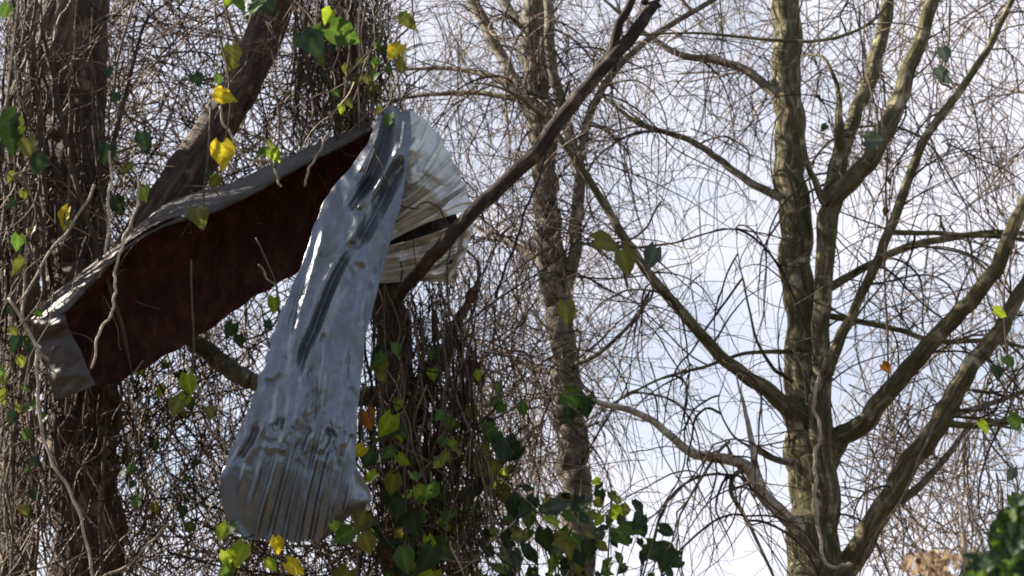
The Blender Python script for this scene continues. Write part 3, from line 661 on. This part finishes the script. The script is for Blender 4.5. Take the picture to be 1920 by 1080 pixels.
# ------------------------------------------------------------------ twigs of the trees
def twigs_on(root, paths, n, rng, lmin, lmax, r, mat, curl=.06, bias=(0, 0, -.05), spread=1.0, n2=0, n3=0, minr=0.0, sides=4, zmin=None, upw=0.25):
    st, dd, rr = [], [], []
    ws = np.array([np.linalg.norm(np.diff(P, axis=0), axis=1).sum() for P, R in paths]); ws = ws / ws.sum()
    pick = rng.choice(len(paths), n * 3, p=ws)
    for i in pick:
        P, R = paths[i]; k = rng.integers(1, len(P) - 1)
        if P[k][2] < 3.2 or P[k][2] > 10.5: continue
        T = norm(P[k] - P[k + 1]); d = T * .5 + spread * norm(rng.normal(0, 1, 3)) + np.array([0, 0, upw])
        st.append(P[k]); dd.append(d); rr.append(min(r * rng.uniform(.6, 1.3), R[k] * .9))
        if len(st) >= n: break
    st, dd, rr = np.array(st), np.array(dd), np.array(rr)
    mb = MB()
    P, rad = strands(rng, st, dd, rng.uniform(lmin, lmax, len(st)), 18, curl, bias, rr, .3, kink=.25)
    tubes(mb, P, rad, sides, rng.random(len(st)))
    if n2:
        P2, r2 = offshoots(rng, P, rad, n2, lmin * .35, lmax * .55, 12, curl * 1.2, bias, .9, .72); r2 = np.maximum(r2, .0016)
        tubes(mb, P2, r2, 3, rng.random(n2))
        if n3:
            P3, r3 = offshoots(rng, P2, r2, n3, .06, .32, 6, curl * 1.4, bias, 1.0, .75); r3 = np.maximum(r3, .0014)
            tubes(mb, P3, r3, 3, rng.random(n3))
    return tag(mb.build('twigs', mat, root), kind='stuff')
R0 = np.random.default_rng(100)
sel = lambda paths, keep: [p for i, p in enumerate(paths) if i in keep]
twigs_on(right_tree, right_paths[1:], 170, R0, .7, 2.3, .0085, M['twig_olive'], curl=.07, bias=(0, 0, -.14), n2=520, n3=700)
twigs_on(mid_tree, mid_paths, 160, R0, .7, 2.2, .0080, M['twig_red'], curl=.07, bias=(0, 0, -.15), n2=700, n3=900)
twigs_on(vine_tree, vine_paths[:1], 70, R0, .5, 1.3, .007, M['twig_red'], n2=320, n3=350)
twigs_on(left_tree, left_paths, 110, R0, .5, 1.5, .007, M['twig_red'], n2=420, n3=400)

# ------------------------------------------------------------------ hanging vines (individuals)
def hang(rng, x0, y0, x1, y1, Y, wpx, wob=10, K=None):
    """one vine from pixel x0,y0 down to x1,y1 with wander and small kinks"""
    K = K or int(max(7, abs(y1 - y0) / 48))
    t = np.linspace(0, 1, K)
    px = x0 + (x1 - x0) * t; py = y0 + (y1 - y0) * t
    w = np.cumsum(rng.normal(0, 1, K)); w = w - np.linspace(w[0], w[-1], K); px = px + wob * w * .55 + rng.normal(0, wob * .12, K)
    w2 = np.cumsum(rng.normal(0, 1, K)); w2 -= np.linspace(w2[0], w2[-1], K)
    P = at(px, py, Y + 0 * px); P[:, 1] += .02 * w2
    P = smooth_path(P, 5)
    R = np.full(len(P), wpx / 2 * scl(540, Y)) * np.linspace(1, rng.uniform(.5, .9), len(P)) * np.clip(np.minimum(np.arange(len(P)), np.arange(len(P))[::-1]) / 7, .3, 1)
    return P, R
def droop_set(name, n, label, group, rng, paths, xlim, lr, wr, mat, tr=(0, 1)):
    """vines that start on a limb and hang from it"""
    c = 0
    while c < n:
        P0, _ = paths[rng.integers(0, len(paths))]; k = rng.integers(0, len(P0)); q = P0[k]
        if not xlim[0] < q[0] < xlim[1] or not 4.2 < q[2] < 9.5: continue
        L = rng.uniform(*lr); K = 22
        d0 = np.array([rng.normal(0, .8), rng.normal(0, .8), rng.uniform(-.2, .6)])
        P, _ = strands(rng, q[None], d0[None], np.array([L]), K, .10, (0, 0, -.55), .003, .5, kink=.12)
        P = smooth_path(P[0], 3); t = np.linspace(0, 1, len(P))
        R = rng.uniform(*wr) / 2 * float(scl(540, q[1])) * (1 - .75 * t ** 1.5)
        mb = MB(); ti = rng.uniform(*tr); tubes(mb, P[None], R[None], 6, np.array([ti]))
        m = rng.integers(3, 8); ks = rng.integers(2, len(P) - 2, m)
        S_, r_ = strands(rng, P[ks], norm(P[ks + 1] - P[ks]) + .9 * norm(rng.normal(0, 1, (m, 3))), rng.uniform(.1, .5, m), 9, .16, (0, 0, -.06), R[ks] * .7, .4, kink=.3)
        tubes(mb, S_, r_, 4, np.full(m, ti))
        tag(mb.build(name, mat), label, 'vine', group); c += 1
def vine_set(name, n, label, group, rng, xr, yr, lr, Yr, wr, mat, drift=0, wob=10, tr=(0, 1)):
    for i in range(n):
        x = rng.uniform(*xr); y = rng.uniform(*yr); L = rng.uniform(*lr); Y = rng.uniform(*Yr)
        mb = MB(); ti = rng.uniform(*tr)
        P, R = hang(rng, x, y, x + drift + rng.normal(0, L * .10), y + L, Y, rng.uniform(*wr), wob)
        tubes(mb, P[None], R[None], 6, np.array([ti]))
        # two or three short shoots
        m = rng.integers(1, 4); ks = rng.integers(1, len(P) - 2, m)
        S_, r_ = strands(rng, P[ks], norm(P[ks + 1] - P[ks]) + .9 * norm(rng.normal(0, 1, (m, 3))), rng.uniform(.1, .4, m), 8, .22, (0, 0, -.03), R[ks] * .6, .4, kink=.3)
        tubes(mb, S_, r_, 4, np.full(m, ti))
        o = mb.build(name, mat)
        tag(o, label, 'vine', group)
R1 = np.random.default_rng(200)
L1 = 'bare vine hanging among many down the thick dark trunk at left'; G1 = 'vines down the left trunk'
vine_set('hanging_vine', 34, L1, G1, R1, (-20, 85), (-80, 420), (260, 600), (9.0, 9.75), (4, 8), M['twig_vine'], wob=11, tr=(.1, 1))
vine_set('hanging_vine', 12, L1, G1, R1, (-20, 90), (-80, 500), (420, 760), (9.0, 9.6), (9, 15), M['twig_vine'], wob=8, tr=(.1, .6))
vine_set('hanging_vine', 10, L1, G1, R1, (80, 220), (-80, 240), (200, 420), (9.2, 9.75), (3.5, 6), M['twig_vine'], wob=11, tr=(.1, .8))
vine_set('hanging_vine', 22, L1, G1, R1, (-20, 235), (560, 860), (220, 480), (9.1, 9.75), (4, 7.5), M['twig_vine'], wob=11, tr=(.1, 1))
vine_set('hanging_vine', 48, 'bare brown vine hanging in the bundle above and behind the metal sheet', 'vines bundled above the sheet', R1, (545, 735), (-80, 60), (130, 330), (9.3, 9.75), (3.5, 6.5), M['twig_vine'], drift=12, wob=8, tr=(.05, 1))
vine_set('hanging_vine', 56, 'bare dark vine hanging right of the metal sheet, low on its trunk', 'vines low on the wrapped trunk', R1, (680, 900), (520, 760), (200, 520), (9.35, 9.85), (3.5, 6.5), M['twig_vine'], drift=5, wob=9, tr=(0, .9))
droop_set('drooping_vine', 58, 'thin dark bare vine drooping between the slender trunk and the many-stemmed tree', 'vines drooping in the middle gap', R1, right_paths[1:] + mid_paths, (.45, 1.9), (.8, 2.2), (3, 5.5), M['twig_red'], (0, .6))
droop_set('drooping_vine', 34, 'thin dark bare vine drooping between the metal fan and the slender trunk', 'vines drooping by the fan', R1, mid_paths[1:] + vine_paths[:1], (-.35, .42), (.8, 2.0), (3, 5.5), M['twig_red'], (0, .7))
droop_set('drooping_vine', 40, 'thin bare vine drooping through the limbs right of the mossy trunk', 'vines drooping on the right', R1, right_paths[1:13], (2.1, 4.6), (.8, 2.2), (3, 5.5), M['twig_olive'], (0, .8))
# named single vines crossing the rusty panel and the sheet
def one_vine(label, pts, Y, w, ti, mat='twig_vine', name='bare_vine'):
    P, R = px_path([(p[0], p[1], w, p[2] if len(p) > 2 else Y) for p in pts], Y, 8, .8, int(pts[0][0]))
    mb = MB(); limb(mb, P, R, 7, int(pts[0][0]), .06, .12, tint=ti)
    tag(mb.build(name, M[mat]), label, 'vine')
one_vine('pale kinked vine dangling across the left of the rusty panel', [(262, 330), (255, 390), (232, 450), (218, 500), (215, 545), (212, 580), (188, 622), (172, 688)], 8.75, 5, 1)
one_vine('pale thin vine in front of the leaning limb, ending above the rolled edge', [(412, 200), (424, 240), (440, 262), (462, 300), (500, 300), (520, 330), (524, 352)], 8.85, 4.5, .95)
one_vine('short pale twig hanging at the top right of the rusty panel', [(612, 250), (600, 285), (578, 318), (570, 350)], 8.95, 4.5, .9)
one_vine('short forked twig sticking up at the lower right of the rusty panel', [(486, 498), (500, 518), (518, 540), (524, 560)], 8.9, 4, .85)
one_vine('straight upright pale vine left of the leaning limb', [(208, 285), (206, 350), (203, 420), (199, 478)], 8.9, 5, 1)
one_vine('long pale vine slanting across the thick trunk above the bent end', [(178, 348), (150, 400), (112, 448), (70, 515), (40, 560)], 8.8, 5, .95)
one_vine('pale vine hanging past the bent metal end and down the trunk', [(18, 560), (62, 640), (72, 720), (76, 800), (96, 860), (130, 920), (160, 1000), (175, 1085)], 8.8, 6, .95)
one_vine('pale twig rising from the bottom edge in front of the dark trunk base', [(318, 978), (280, 1020), (236, 1062), (190, 1085)], 8.9, 4.5, .9)
one_vine('dark thin vine crossing in front of the crumpled fan', [(752, 385), (778, 392), (800, 378), (830, 400), (845, 450), (838, 520), (842, 600)], 8.75, 3.2, .25, 'twig_red')
one_vine('long bare vine hanging by the left side of the slender trunk', [(1072, 150), (1050, 200), (1032, 260), (1010, 330), (985, 400), (960, 470), (930, 560)], 9.5, 4.5, .1, 'twig_red')
one_vine('pale crooked vine climbing the middle of the mossy trunk', [(1532, 700), (1528, 760), (1536, 820), (1526, 880), (1532, 950), (1540, 1040), (1570, 1062), (1600, 1058)], 11.2, 7, 1)
one_vine('thin pale twig in front of the broken branch, poking right', [(1090, 290), (1105, 270), (1125, 250), (1145, 238)], 9.6, 4, 1)

# ------------------------------------------------------------------ uncountable tangles
def tangle(name, label, n, rng, boxes, lr, r, mat, curl, bias, vert=0.0, sides=3, off=0, offl=(.08, .3)):
    mb = MB()
    for (x0, y0, x1, y1, Ya, Yb, wgt) in boxes:
        m = int(n * wgt)
        Y = rng.uniform(Ya, Yb, m); px = rng.uniform(x0, x1, m); py = rng.uniform(y0, y1, m)
        nc = max(3, m // 7); ci = rng.integers(0, nc, m); cl = rng.random(m) < .6          # twigs grow in sprays
        px = np.where(cl, px[ci] + rng.normal(0, 34, m), px); py = np.where(cl, py[ci] + rng.normal(0, 60, m), py); Y = np.where(cl, Y[ci] + rng.normal(0, .3, m), Y)
        P0 = np.array([at(px[i], py[i], Y[i]) for i in range(m)])
        d = rng.normal(0, 1, (m, 3)); d[:, 1] *= .6; d[:, 2] -= vert
        L = rng.uniform(*lr, m)
        P, rad = strands(rng, P0, d, L, 14, curl, bias, r * rng.uniform(.6, 1.35, m), .5, kink=.25)
        P = P - (P.mean(axis=1, keepdims=True) - P[:, :1])      # centred on its seed point
        tubes(mb, P, rad, sides, rng.random(m) ** 1.3)
        k = int(off * m)
        if k:
            P2, r2 = offshoots(rng, P, rad, k, *offl, 6, curl * 1.3, bias, .9, .75)
            tubes(mb, P2, np.maximum(r2, .0014), 3, rng.random(k))
    return tag(mb.build(name, mat), label, 'twigs', kind='stuff')
R2 = np.random.default_rng(300)
tangle('twig_tangle', 'dense tangle of fine bare twigs between the thick trunk and the wrapped trunk', 740, R2,
       [(150, -40, 720, 420, 10.3, 13, 1.25), (180, 420, 520, 1100, 10.3, 13, 1.15), (-40, -40, 250, 1100, 10.2, 12, .45), (430, 960, 900, 1100, 10, 12, .4)], (.6, 1.6), .0070, M['twig_red'], .075, (0, 0, -.07), vert=.7, off=1.0)
tangle('vine_tangle', 'matted fine vines clinging to the thick left trunk', 300, R2,
       [(-40, -40, 75, 420, 8.9, 9.8, .55), (80, -40, 220, 420, 9.3, 9.7, .10), (-40, 420, 70, 760, 9.0, 9.8, .35), (-40, 740, 120, 1100, 9.1, 9.8, .45), (100, 760, 340, 1100, 9.3, 9.8, .22), (200, 700, 420, 1100, 9.6, 10.2, .35)], (.4, 1.2), .0058, M['twig_vine'], .13, (0, 0, -.16), vert=1.8, off=.6)
tangle('vine_tangle', 'matted fine vines clinging to the trunk the metal is wrapped round', 480, R2,
       [(560, -60, 720, 260, 9.3, 10.2, .9), (690, 540, 880, 1100, 9.5, 10.3, 1.1), (420, 940, 900, 1100, 9.4, 10.2, .4)], (.35, 1.0), .0054, M['twig_vine'], .13, (0, 0, -.18), vert=2.0, off=.6)
tangle('twig_tangle', 'airy tangle of thin dark twigs round the slender trunk', 430, R2,
       [(720, -40, 1080, 420, 12.2, 15, .85), (850, 420, 1140, 1000, 12.3, 15, 1.1), (830, 470, 1010, 1020, 10.2, 12, .7), (1080, -40, 1450, 300, 11.5, 15, .55), (1090, 300, 1420, 1000, 11.5, 15, .2)], (.6, 1.7), .0056, M['twig_red'], .08, (0, 0, -.12), vert=1.1, off=1.6)
tangle('brushwood', 'thin pale twigs fanning behind the limbs at the right edge', 340, R2,
       [(1600, -40, 1960, 320, 12, 18, 1.0), (1620, 300, 1960, 760, 12, 18, .5), (1640, 760, 1900, 1080, 12, 17, .9), (1340, -40, 1660, 360, 12.3, 16, .5)], (.7, 1.8), .0078, M['twig_far'], .07, (0, 0, -.10), vert=.9, off=1.3)

# ------------------------------------------------------------------ leaves
def leaf(mb, c, tipdir, nrm, L, rng, wide=.92, heart=True, curl=.25):
    """one leaf blade: heart-shaped, folded along the midrib, bent towards its tip"""
    tipdir = norm(tipdir); nrm = norm(nrm - tipdir * np.dot(nrm, tipdir)); sd = np.cross(tipdir, nrm)
    ns = 9; s = np.linspace(0, 1, ns)
    if heart: hw = .5 * wide * np.array([.44, .80, .98, 1.0, .90, .72, .50, .26, .02])
    else: hw = .5 * wide * .6 * np.sin(pi * np.clip(s, .03, .99) ** .75)
    hw = hw * rng.uniform(.80, 1.06) * (1 + .07 * np.sin(s * 17 + rng.uniform(0, 6.28)))
    back = np.array([.20, .08, .02, 0, 0, 0, 0, 0, 0]) if heart else np.zeros(ns)
    fold = rng.uniform(.12, .42); bend = rng.uniform(.05, curl + .1)
    asy = rng.uniform(.82, 1.12); cols = np.array([-1 * asy, -.55 * asy, 0, .55, 1.0]); V = np.zeros((ns, 5, 3)); tn = np.zeros((ns, 5))
    wav = rng.uniform(0, 6.28)
    for j, a in enumerate(cols):
        along = s - back * abs(a) ** 2 * 1.1
        up = fold * hw * abs(a) - bend * s ** 2 + .035 * np.sin(s * 9 + wav + a * 2) * abs(a)
        V[:, j] = c + L * (along[:, None] * tipdir + (a * hw)[:, None] * sd + up[:, None] * nrm)
        tn[:, j] = 1.0 if j == 2 else .3
    idx = np.arange(ns * 5).reshape(ns, 5)
    q = np.stack([idx[:-1, :-1], idx[1:, :-1], idx[1:, 1:], idx[:-1, 1:]], -1).reshape(-1, 4)
    mb.add(V.reshape(-1, 3), q, tint=tn.ravel())
KM = dict(g='leaf_green', d='leaf_dark', l='leaf_lime', y='leaf_yellow', o='leaf_olive', r='leaf_orange', b='leaf_brown', t='leaf_teal', n='leaf_tan')
KN = dict(g='green leaf', d='dark green leaf', l='lime green leaf', y='yellow leaf', o='olive leaf', r='orange withered leaf', b='brown dead leaf', t='grey-green leaf', n='tan dead leaf')
RL = np.random.default_rng(400)
def leafy_vine(label, leaves, Y, stem=None, wst=4.2, ti=.6, group=None):
    """leaves: (px, py, kind, half size px [, tip angle deg from straight down])"""
    cx = np.mean([l[0] for l in leaves]); top = min(l[1] for l in leaves); bot = max(l[1] for l in leaves)
    if stem is None: stem = [(cx + RL.uniform(-20, 20), top - 130), (leaves[0][0] + 6, leaves[0][1] - 30)] + [(l[0] + RL.uniform(-8, 8), l[1] + 2) for l in sorted(leaves, key=lambda l: l[1])[1:]] + [(cx + RL.uniform(-14, 14), bot + 22)]
    stem = sorted(stem, key=lambda p: p[1])
    root = thing('leafy_vine', label, 'vine', at(stem[0][0], stem[0][1], Y), group)
    P, R = px_path([(x, y, wst, Y) for x, y in stem], Y, 7, .9, int(cx))
    mb = MB(); limb(mb, P, R, 6, int(cx), .05, .1, tint=ti); mb.build('stem', M['twig_vine'], root)
    kinds = [l[2] for l in leaves]
    for l in leaves:
        c = at(l[0], l[1], Y - RL.uniform(0.0, .12)); sc = float(scl(l[1], Y))
        a = radians(l[4] if len(l) > 4 else RL.uniform(-50, 50))
        tip = np.array([sin(a), RL.uniform(-.35, .35), -cos(a)]); L = l[3] * 2.05 * sc
        n = np.array([RL.uniform(-.55, .55), -1, RL.uniform(-.4, .5)])
        mb = MB(); leaf(mb, c - norm(tip) * L * .5, tip, n, L, RL)
        k = np.argmin(np.linalg.norm(P - c, axis=1)); base = c - norm(tip) * L * .5      # leaf stalk
        st = np.linspace(0, 1, 5)[:, None]; pt = base * (1 - st) + P[k] * st; pt[:, 2] += .02 * np.sin(pi * st[:, 0])
        tubes(mb, pt[None], np.full((1, 5), .0016), 4, np.array([.9]))
        o = mb.build('leaf', M[KM[l[2]]], root)
        if len(set(kinds)) > 1: o['label'] = KN[l[2]]
leafy_vine('vine with two bright yellow leaves in front of the leaning limb', [(425, 182, 'y', 21, 75), (410, 176, 'y', 13, -30), (418, 292, 'y', 24, 8), (421, 312, 'y', 12, -15), (410, 150, 'g', 11), (400, 342, 'o', 15)], 8.7)
leafy_vine('vine with an amber leaf and two dull olive leaves high on the leaning limb', [(435, 108, 'o', 24), (432, 128, 'y', 13), (370, 150, 'd', 15)], 9.3)
leafy_vine('vine with large dark and bright green leaves at the top of the vine bundle', [(585, 82, 'd', 30), (648, 65, 'g', 30, 70), (625, 70, 'd', 16), (615, 30, 'l', 15), (592, 64, 'g', 17)], 8.6)
leafy_vine('vine with yellow-green and amber leaves right of the vine bundle', [(768, 42, 'o', 20, 45), (756, 33, 'g', 13), (740, 98, 'y', 21), (752, 122, 'o', 15)], 9.0)
leafy_vine('sprig with green leaves hanging from the top edge by the leaning limb', [(455, 4, 'g', 23), (500, 8, 'd', 24), (430, 2, 'l', 16), (478, 14, 'g', 20)], 8.6)
leafy_vine('vine with dark heart leaves and one lime leaf left of the rolled metal edge', [(272, 268, 'd', 22, 20), (237, 316, 'o', 14), (270, 364, 'l', 17, 10), (222, 387, 'd', 19), (205, 137, 'd', 13), (216, 182, 'd', 12), (200, 290, 'd', 20)], 9.0)
leafy_vine('vine with a single yellowed leaf on the thick trunk', [(120, 410, 'y', 20, -20), (128, 424, 'o', 11)], 8.9)
leafy_vine('vine with an olive heart leaf lying over the rolled metal edge', [(374, 408, 'o', 21, 20), (395, 330, 'd', 12)], 8.85)
leafy_vine('vine with thin green leaves over the top of the rusty panel', [(516, 292, 'l', 14, 40), (492, 288, 'g', 14, -60), (505, 270, 'o', 9)], 8.8)
leafy_vine('vine with one small lime leaf above the crumpled sheet', [(640, 206, 'l', 10), (655, 195, 'o', 10)], 9.1)
leafy_vine('vine with lime leaves below the rusty panel', [(354, 722, 'l', 20, 10), (345, 752, 'l', 12), (330, 765, 'o', 18), (395, 772, 'o', 12), (430, 620, 'd', 15)], 9.0)
leafy_vine('vine with a lime leaf at the left edge of the hanging panel', [(515, 573, 'l', 15, 5), (505, 610, 'd', 12), (450, 640, 'd', 13)], 9.0)
leafy_vine('leafy vine with bright lime and green leaves under the left corner of the hanging panel', [(418, 1000, 'l', 17), (445, 1042, 'l', 24, -30), (432, 1050, 'l', 18), (425, 1075, 'g', 18), (432, 992, 'g', 13)], 8.7, stem=[(428, 1002), (440, 1045), (432, 1130)])
leafy_vine('vine with yellow leaves under the bottom edge of the hanging panel', [(520, 1024, 'y', 16, 10), (510, 1060, 'l', 15), (556, 1066, 'y', 20, 60)], 8.7, stem=[(522, 1026), (528, 1060), (540, 1130)])
leafy_vine('vine with green and pale leaves under the right corner of the hanging panel', [(642, 1006, 'g', 22, -60), (690, 1022, 'o', 20, 20), (630, 990, 'l', 12)], 8.75, stem=[(648, 1006), (668, 1040), (664, 1130)])
leafy_vine('vine with an orange withered leaf and a lime leaf right of the hanging panel', [(690, 788, 'r', 21), (724, 800, 'l', 23, -25), (742, 806, 'd', 15), (714, 692, 'o', 23), (706, 668, 'd', 18)], 9.1)
leafy_vine('vine with narrow yellow and green leaves close to the lower right panel edge', [(672, 848, 'y', 14), (690, 862, 'd', 19), (694, 896, 'l', 14, -50)], 9.0)
leafy_vine('vine with lime and dark leaves low on the wrapped trunk', [(790, 930, 'l', 16), (775, 985, 'd', 25), (805, 1022, 'l', 15), (760, 1052, 'g', 24), (735, 910, 'o', 20), (800, 1050, 'd', 26), (745, 960, 'd', 20)], 9.1)
leafy_vine('vine with small round leaves between the wrapped trunk and the slender trunk', [(981, 768, 'g', 14), (945, 845, 'd', 27), (920, 798, 'd', 12), (965, 850, 'd', 18), (925, 880, 'o', 20)], 9.6)
leafy_vine('vine with dark green leaves on the slender trunk', [(1076, 750, 'g', 23), (1100, 762, 'd', 23), (1068, 782, 'd', 17)], 10.6)
leafy_vine('vine with one hanging yellow-olive leaf on the slender trunk', [(1062, 590, 'o', 22, 5)], 10.8)
leafy_vine('vine with three large olive leaves in front of the slanting limb', [(1140, 457, 'o', 24, 80), (1172, 494, 'o', 27, 15), (1222, 484, 't', 23, -20)], 9.6, stem=[(1236, 380), (1200, 440), (1160, 470), (1176, 540)])
leafy_vine('sprig with two grey-green leaves in front of the long forked stem', [(1771, 104, 't', 15), (1770, 143, 't', 18)], 10.0)
leafy_vine('stalk with one pale green leaf on the forked stem', [(1640, 263, 't', 18, 85)], 10.6)
leafy_vine('vine with scattered green leaves near the right edge', [(1876, 588, 'l', 14, 70), (1892, 680, 'g', 14), (1870, 700, 'd', 15), (1906, 795, 'g', 20), (1848, 802, 'l', 15), (1895, 890, 't', 14), (1905, 945, 'g', 18)], 9.5)
leafy_vine('blurred vine with dark leaves at the left edge near the camera', [(22, 262, 'd', 30), (55, 280, 'o', 22), (12, 225, 'd', 22), (40, 245, 'l', 8), (70, 310, 'd', 20), (10, 20, 'g', 16)], 5.0)
leafy_vine('vine with brown dead leaves right of the wrapped trunk', [(888, 700, 'b', 22), (882, 560, 'b', 15), (900, 716, 'b', 14), (848, 860, 'b', 20)], 9.8, stem=[(880, 520), (884, 600), (890, 690), (860, 820), (846, 930)])
leafy_vine('vine with small pods and a dry leaf between the forks of the mossy tree', [(1665, 300, 'b', 7), (1668, 340, 'b', 7), (1660, 398, 'b', 8), (1662, 690, 'r', 10), (1545, 240, 'd', 9)], 10.9, stem=[(1650, 200), (1664, 300), (1660, 400), (1662, 560), (1664, 690), (1660, 740)])

def small_vines(n, label, group, xr, yr, Yr, kinds, size):
    for i in range(n):
        x, y = RL.uniform(*xr), RL.uniform(*yr); m = RL.integers(3, 6)
        lv = [(x + RL.normal(0, 13), y + 26 * k + RL.normal(0, 7), kinds[RL.integers(0, len(kinds))], RL.uniform(*size)) for k in range(m)]
        leafy_vine(label, lv, RL.uniform(*Yr), group=group, wst=3.2)
small_vines(15, 'slender vine with small olive leaves in the thicket right of the hanging panel', 'small leafy vines right of the panel', (705, 930), (640, 1030), (9.0, 9.8), 'ooggdl', (7, 16))
small_vines(9, 'slender vine with a few small olive leaves among the stems at the far left', 'small leafy vines at the far left', (-5, 90), (40, 960), (8.2, 9.2), 'oodg', (8, 17))
small_vines(6, 'slender vine with a few small green leaves in the bundle above the metal sheet', 'small leafy vines above the sheet', (560, 720), (-20, 130), (9.0, 9.6), 'ogd', (7, 14))
small_vines(6, 'slender vine with a few small leaves in the thicket below the rusty panel', 'small leafy vines below the rusty panel', (230, 470), (640, 980), (9.3, 10.3), 'odgl', (7, 15))
def shrub(name, label, n, rng, poly, Y, dY, size, mats, stems, cat='shrub', heart=True):
    """a leafy shrub grown up to its pictured height from the ground: stems and foliage of single leaves"""
    poly = np.array(poly, float); cx = poly[:, 0].mean(); b = at(cx, 1080, Y)
    root = thing(name, label, cat, (b[0], Y, 0))
    mb = MB(); tops = []
    for i in range(stems):
        j = rng.integers(0, len(poly)); tx = rng.uniform(poly[:, 0].min(), poly[:, 0].max()); ty = rng.uniform(poly[:, 1].min() + 40, 1080)
        e = at(tx, ty, Y + rng.uniform(-dY, dY)); s0 = np.array([b[0] + rng.normal(0, .12), Y + rng.normal(0, .12), -0.05])
        m = s0 * .4 + e * .6 + np.array([rng.normal(0, .1), rng.normal(0, .1), .2])
        P = smooth_path(np.array([s0, m, e]), 14); limb(mb, P, np.linspace(.022, .004, len(P)), 6, i, .05, .1, tint=rng.random()); tops.append(P)
    mb.build('stem', M['twig_vine'], root)
    def inside(x, y):
        c = False; k = len(poly) - 1
        for i in range(len(poly)):
            if (poly[i, 1] > y) != (poly[k, 1] > y) and x < (poly[k, 0] - poly[i, 0]) * (y - poly[i, 1]) / (poly[k, 1] - poly[i, 1]) + poly[i, 0]: c = not c
            k = i
        return c
    mbs = {k: MB() for k in mats}; keys = list(mats); pr = np.array([mats[k] for k in keys], float); pr /= pr.sum()
    cnt = 0
    while cnt < n:
        x = rng.uniform(poly[:, 0].min(), poly[:, 0].max()); y = rng.uniform(poly[:, 1].min(), poly[:, 1].max())
        if not inside(x, y): continue
        k = keys[rng.choice(len(keys), p=pr)]; Yl = Y + rng.uniform(-dY, dY); a = radians(rng.normal(0, 55)); L = rng.uniform(*size) * float(scl(y, Y)) * 2
        tip = np.array([sin(a), rng.uniform(-.6, .6), -cos(a)])
        leaf(mbs[k], at(x, y, Yl), tip, np.array([rng.uniform(-.8, .8), -1, rng.uniform(-.3, 1.0)]), L, rng, heart=heart); cnt += 1
    # hidden lower growth so that the shrub stands on the ground
    for i in range(n):
        P = tops[rng.integers(0, len(tops))]; k = rng.integers(4, len(P)); q = P[k] + rng.normal(0, .22, 3)
        if q[2] < .15 or q[2] > at(cx, 1085, Y)[2]: continue
        kk = keys[rng.choice(len(keys), p=pr)]
        leaf(mbs[kk], q, np.array([rng.normal(), rng.normal(), -1]), rng.normal(0, 1, 3) + [0, -1, .5], rng.uniform(*size) * float(scl(900, Y)) * 2, rng, heart=heart)
    for k in keys:
        if mbs[k].n:
            o = mbs[k].build('foliage', M[KM[k]], root); o['label'] = KN[k].replace('leaf', 'leaves')
    return root
R3 = np.random.default_rng(500)
shrub('leafy_shrub', 'dark green broad-leaved shrub at the bottom, in front of the slender trunk', 150, R3,
      [(860, 930), (905, 850), (960, 890), (1010, 930), (1060, 930), (1120, 890), (1165, 910), (1210, 960), (1255, 1010), (1300, 1090), (860, 1090)], 10.3, .8, (8, 22), dict(d=5, g=2.6, o=2.0, t=.8, l=.5), 20)
shrub('climbing_shrub', 'loose green leaves and stems growing under the metal sheet and wrapped trunk', 30, R3,
      [(680, 960), (760, 900), (860, 900), (900, 1090), (640, 1090)], 9.5, .3, (13, 26), dict(d=4, g=2.5, o=1.2, l=.4), 6)
shrub('evergreen_shrub', 'blurred dark evergreen shrub filling the lower right corner', 260, R3,
      [(1800, 1085), (1822, 1045), (1850, 1030), (1868, 990), (1888, 960), (1905, 930), (1960, 900), (1960, 1090)], 4.4, .3, (8, 17), dict(d=7, g=1.2, l=.25), 8)
def dead_clump():
    b = at(1745, 1060, 5.2)
    rng = np.random.default_rng(9); root = thing('dead_leaf_clump', 'blurred tan clump of dry curled leaves at the bottom right, left of the evergreen', 'dead plant', (b[0], 5.2, 0))
    mb = MB()
    for i in range(5):
        P = smooth_path(np.array([[b[0] + rng.normal(0, .05), 5.2 + rng.normal(0, .05), -.05], [b[0] + rng.normal(0, .08), 5.2, 1.3], b + rng.normal(0, .05, 3) + [0, 0, -.16]]), 14)
        limb(mb, P, np.linspace(.02, .006, len(P)), 6, i, .05, .1, tint=.8)
    mb.build('stem', M['twig_vine'], root)
    mt, mbn = MB(), MB()
    for i in range(170):
        x = rng.normal(1748, 23); y = 1030 + abs(rng.normal(0, 38)); c = at(x, y, 5.2 + rng.normal(0, .1))
        leaf(mt if rng.random() < .78 else mbn, c, np.array([rng.normal(0, .5), rng.normal(0, .4), -1]), np.array([rng.uniform(-1, 1), -1, rng.uniform(-.5, 1)]), rng.uniform(.018, .05), rng, heart=False, curl=.5)
    mt.build('dry_leaves', M['leaf_tan'], root); mbn.build('dry_leaves', M['leaf_brown'], root)
dead_clump()

def unseen_wood():  # unseen trees, added so the metal has something dark to reflect
    rng = np.random.default_rng(77); mb = MB(); n = 26000
    k = rng.integers(0, 46, n); az = radians(124) + k / 45 * radians(160) + rng.normal(0, .045, n); hh = 6.5 + 3.0 * np.sin(k * 2.3) + rng.normal(0, .4, n)
    rd = 26 + 5 * np.sin(k * 1.7) + rng.normal(0, 1.3, n); z = np.abs(hh) * rng.random(n) ** .8
    c = np.stack([rd * np.sin(az), rd * np.cos(az), z], -1); a = norm(rng.normal(0, 1, (n, 3))) * .42; b = norm(rng.normal(0, 1, (n, 3))) * .34
    V = np.stack([c - a, c - b, c + a, c + b], 1); mb.add(V.reshape(-1, 3), np.arange(n * 4).reshape(n, 4))
    tag(mb.build('unseen_wood', M['leaf_dark']), 'unseen dark wood added behind the camera for the metal to reflect', 'wood', kind='stuff')
unseen_wood()
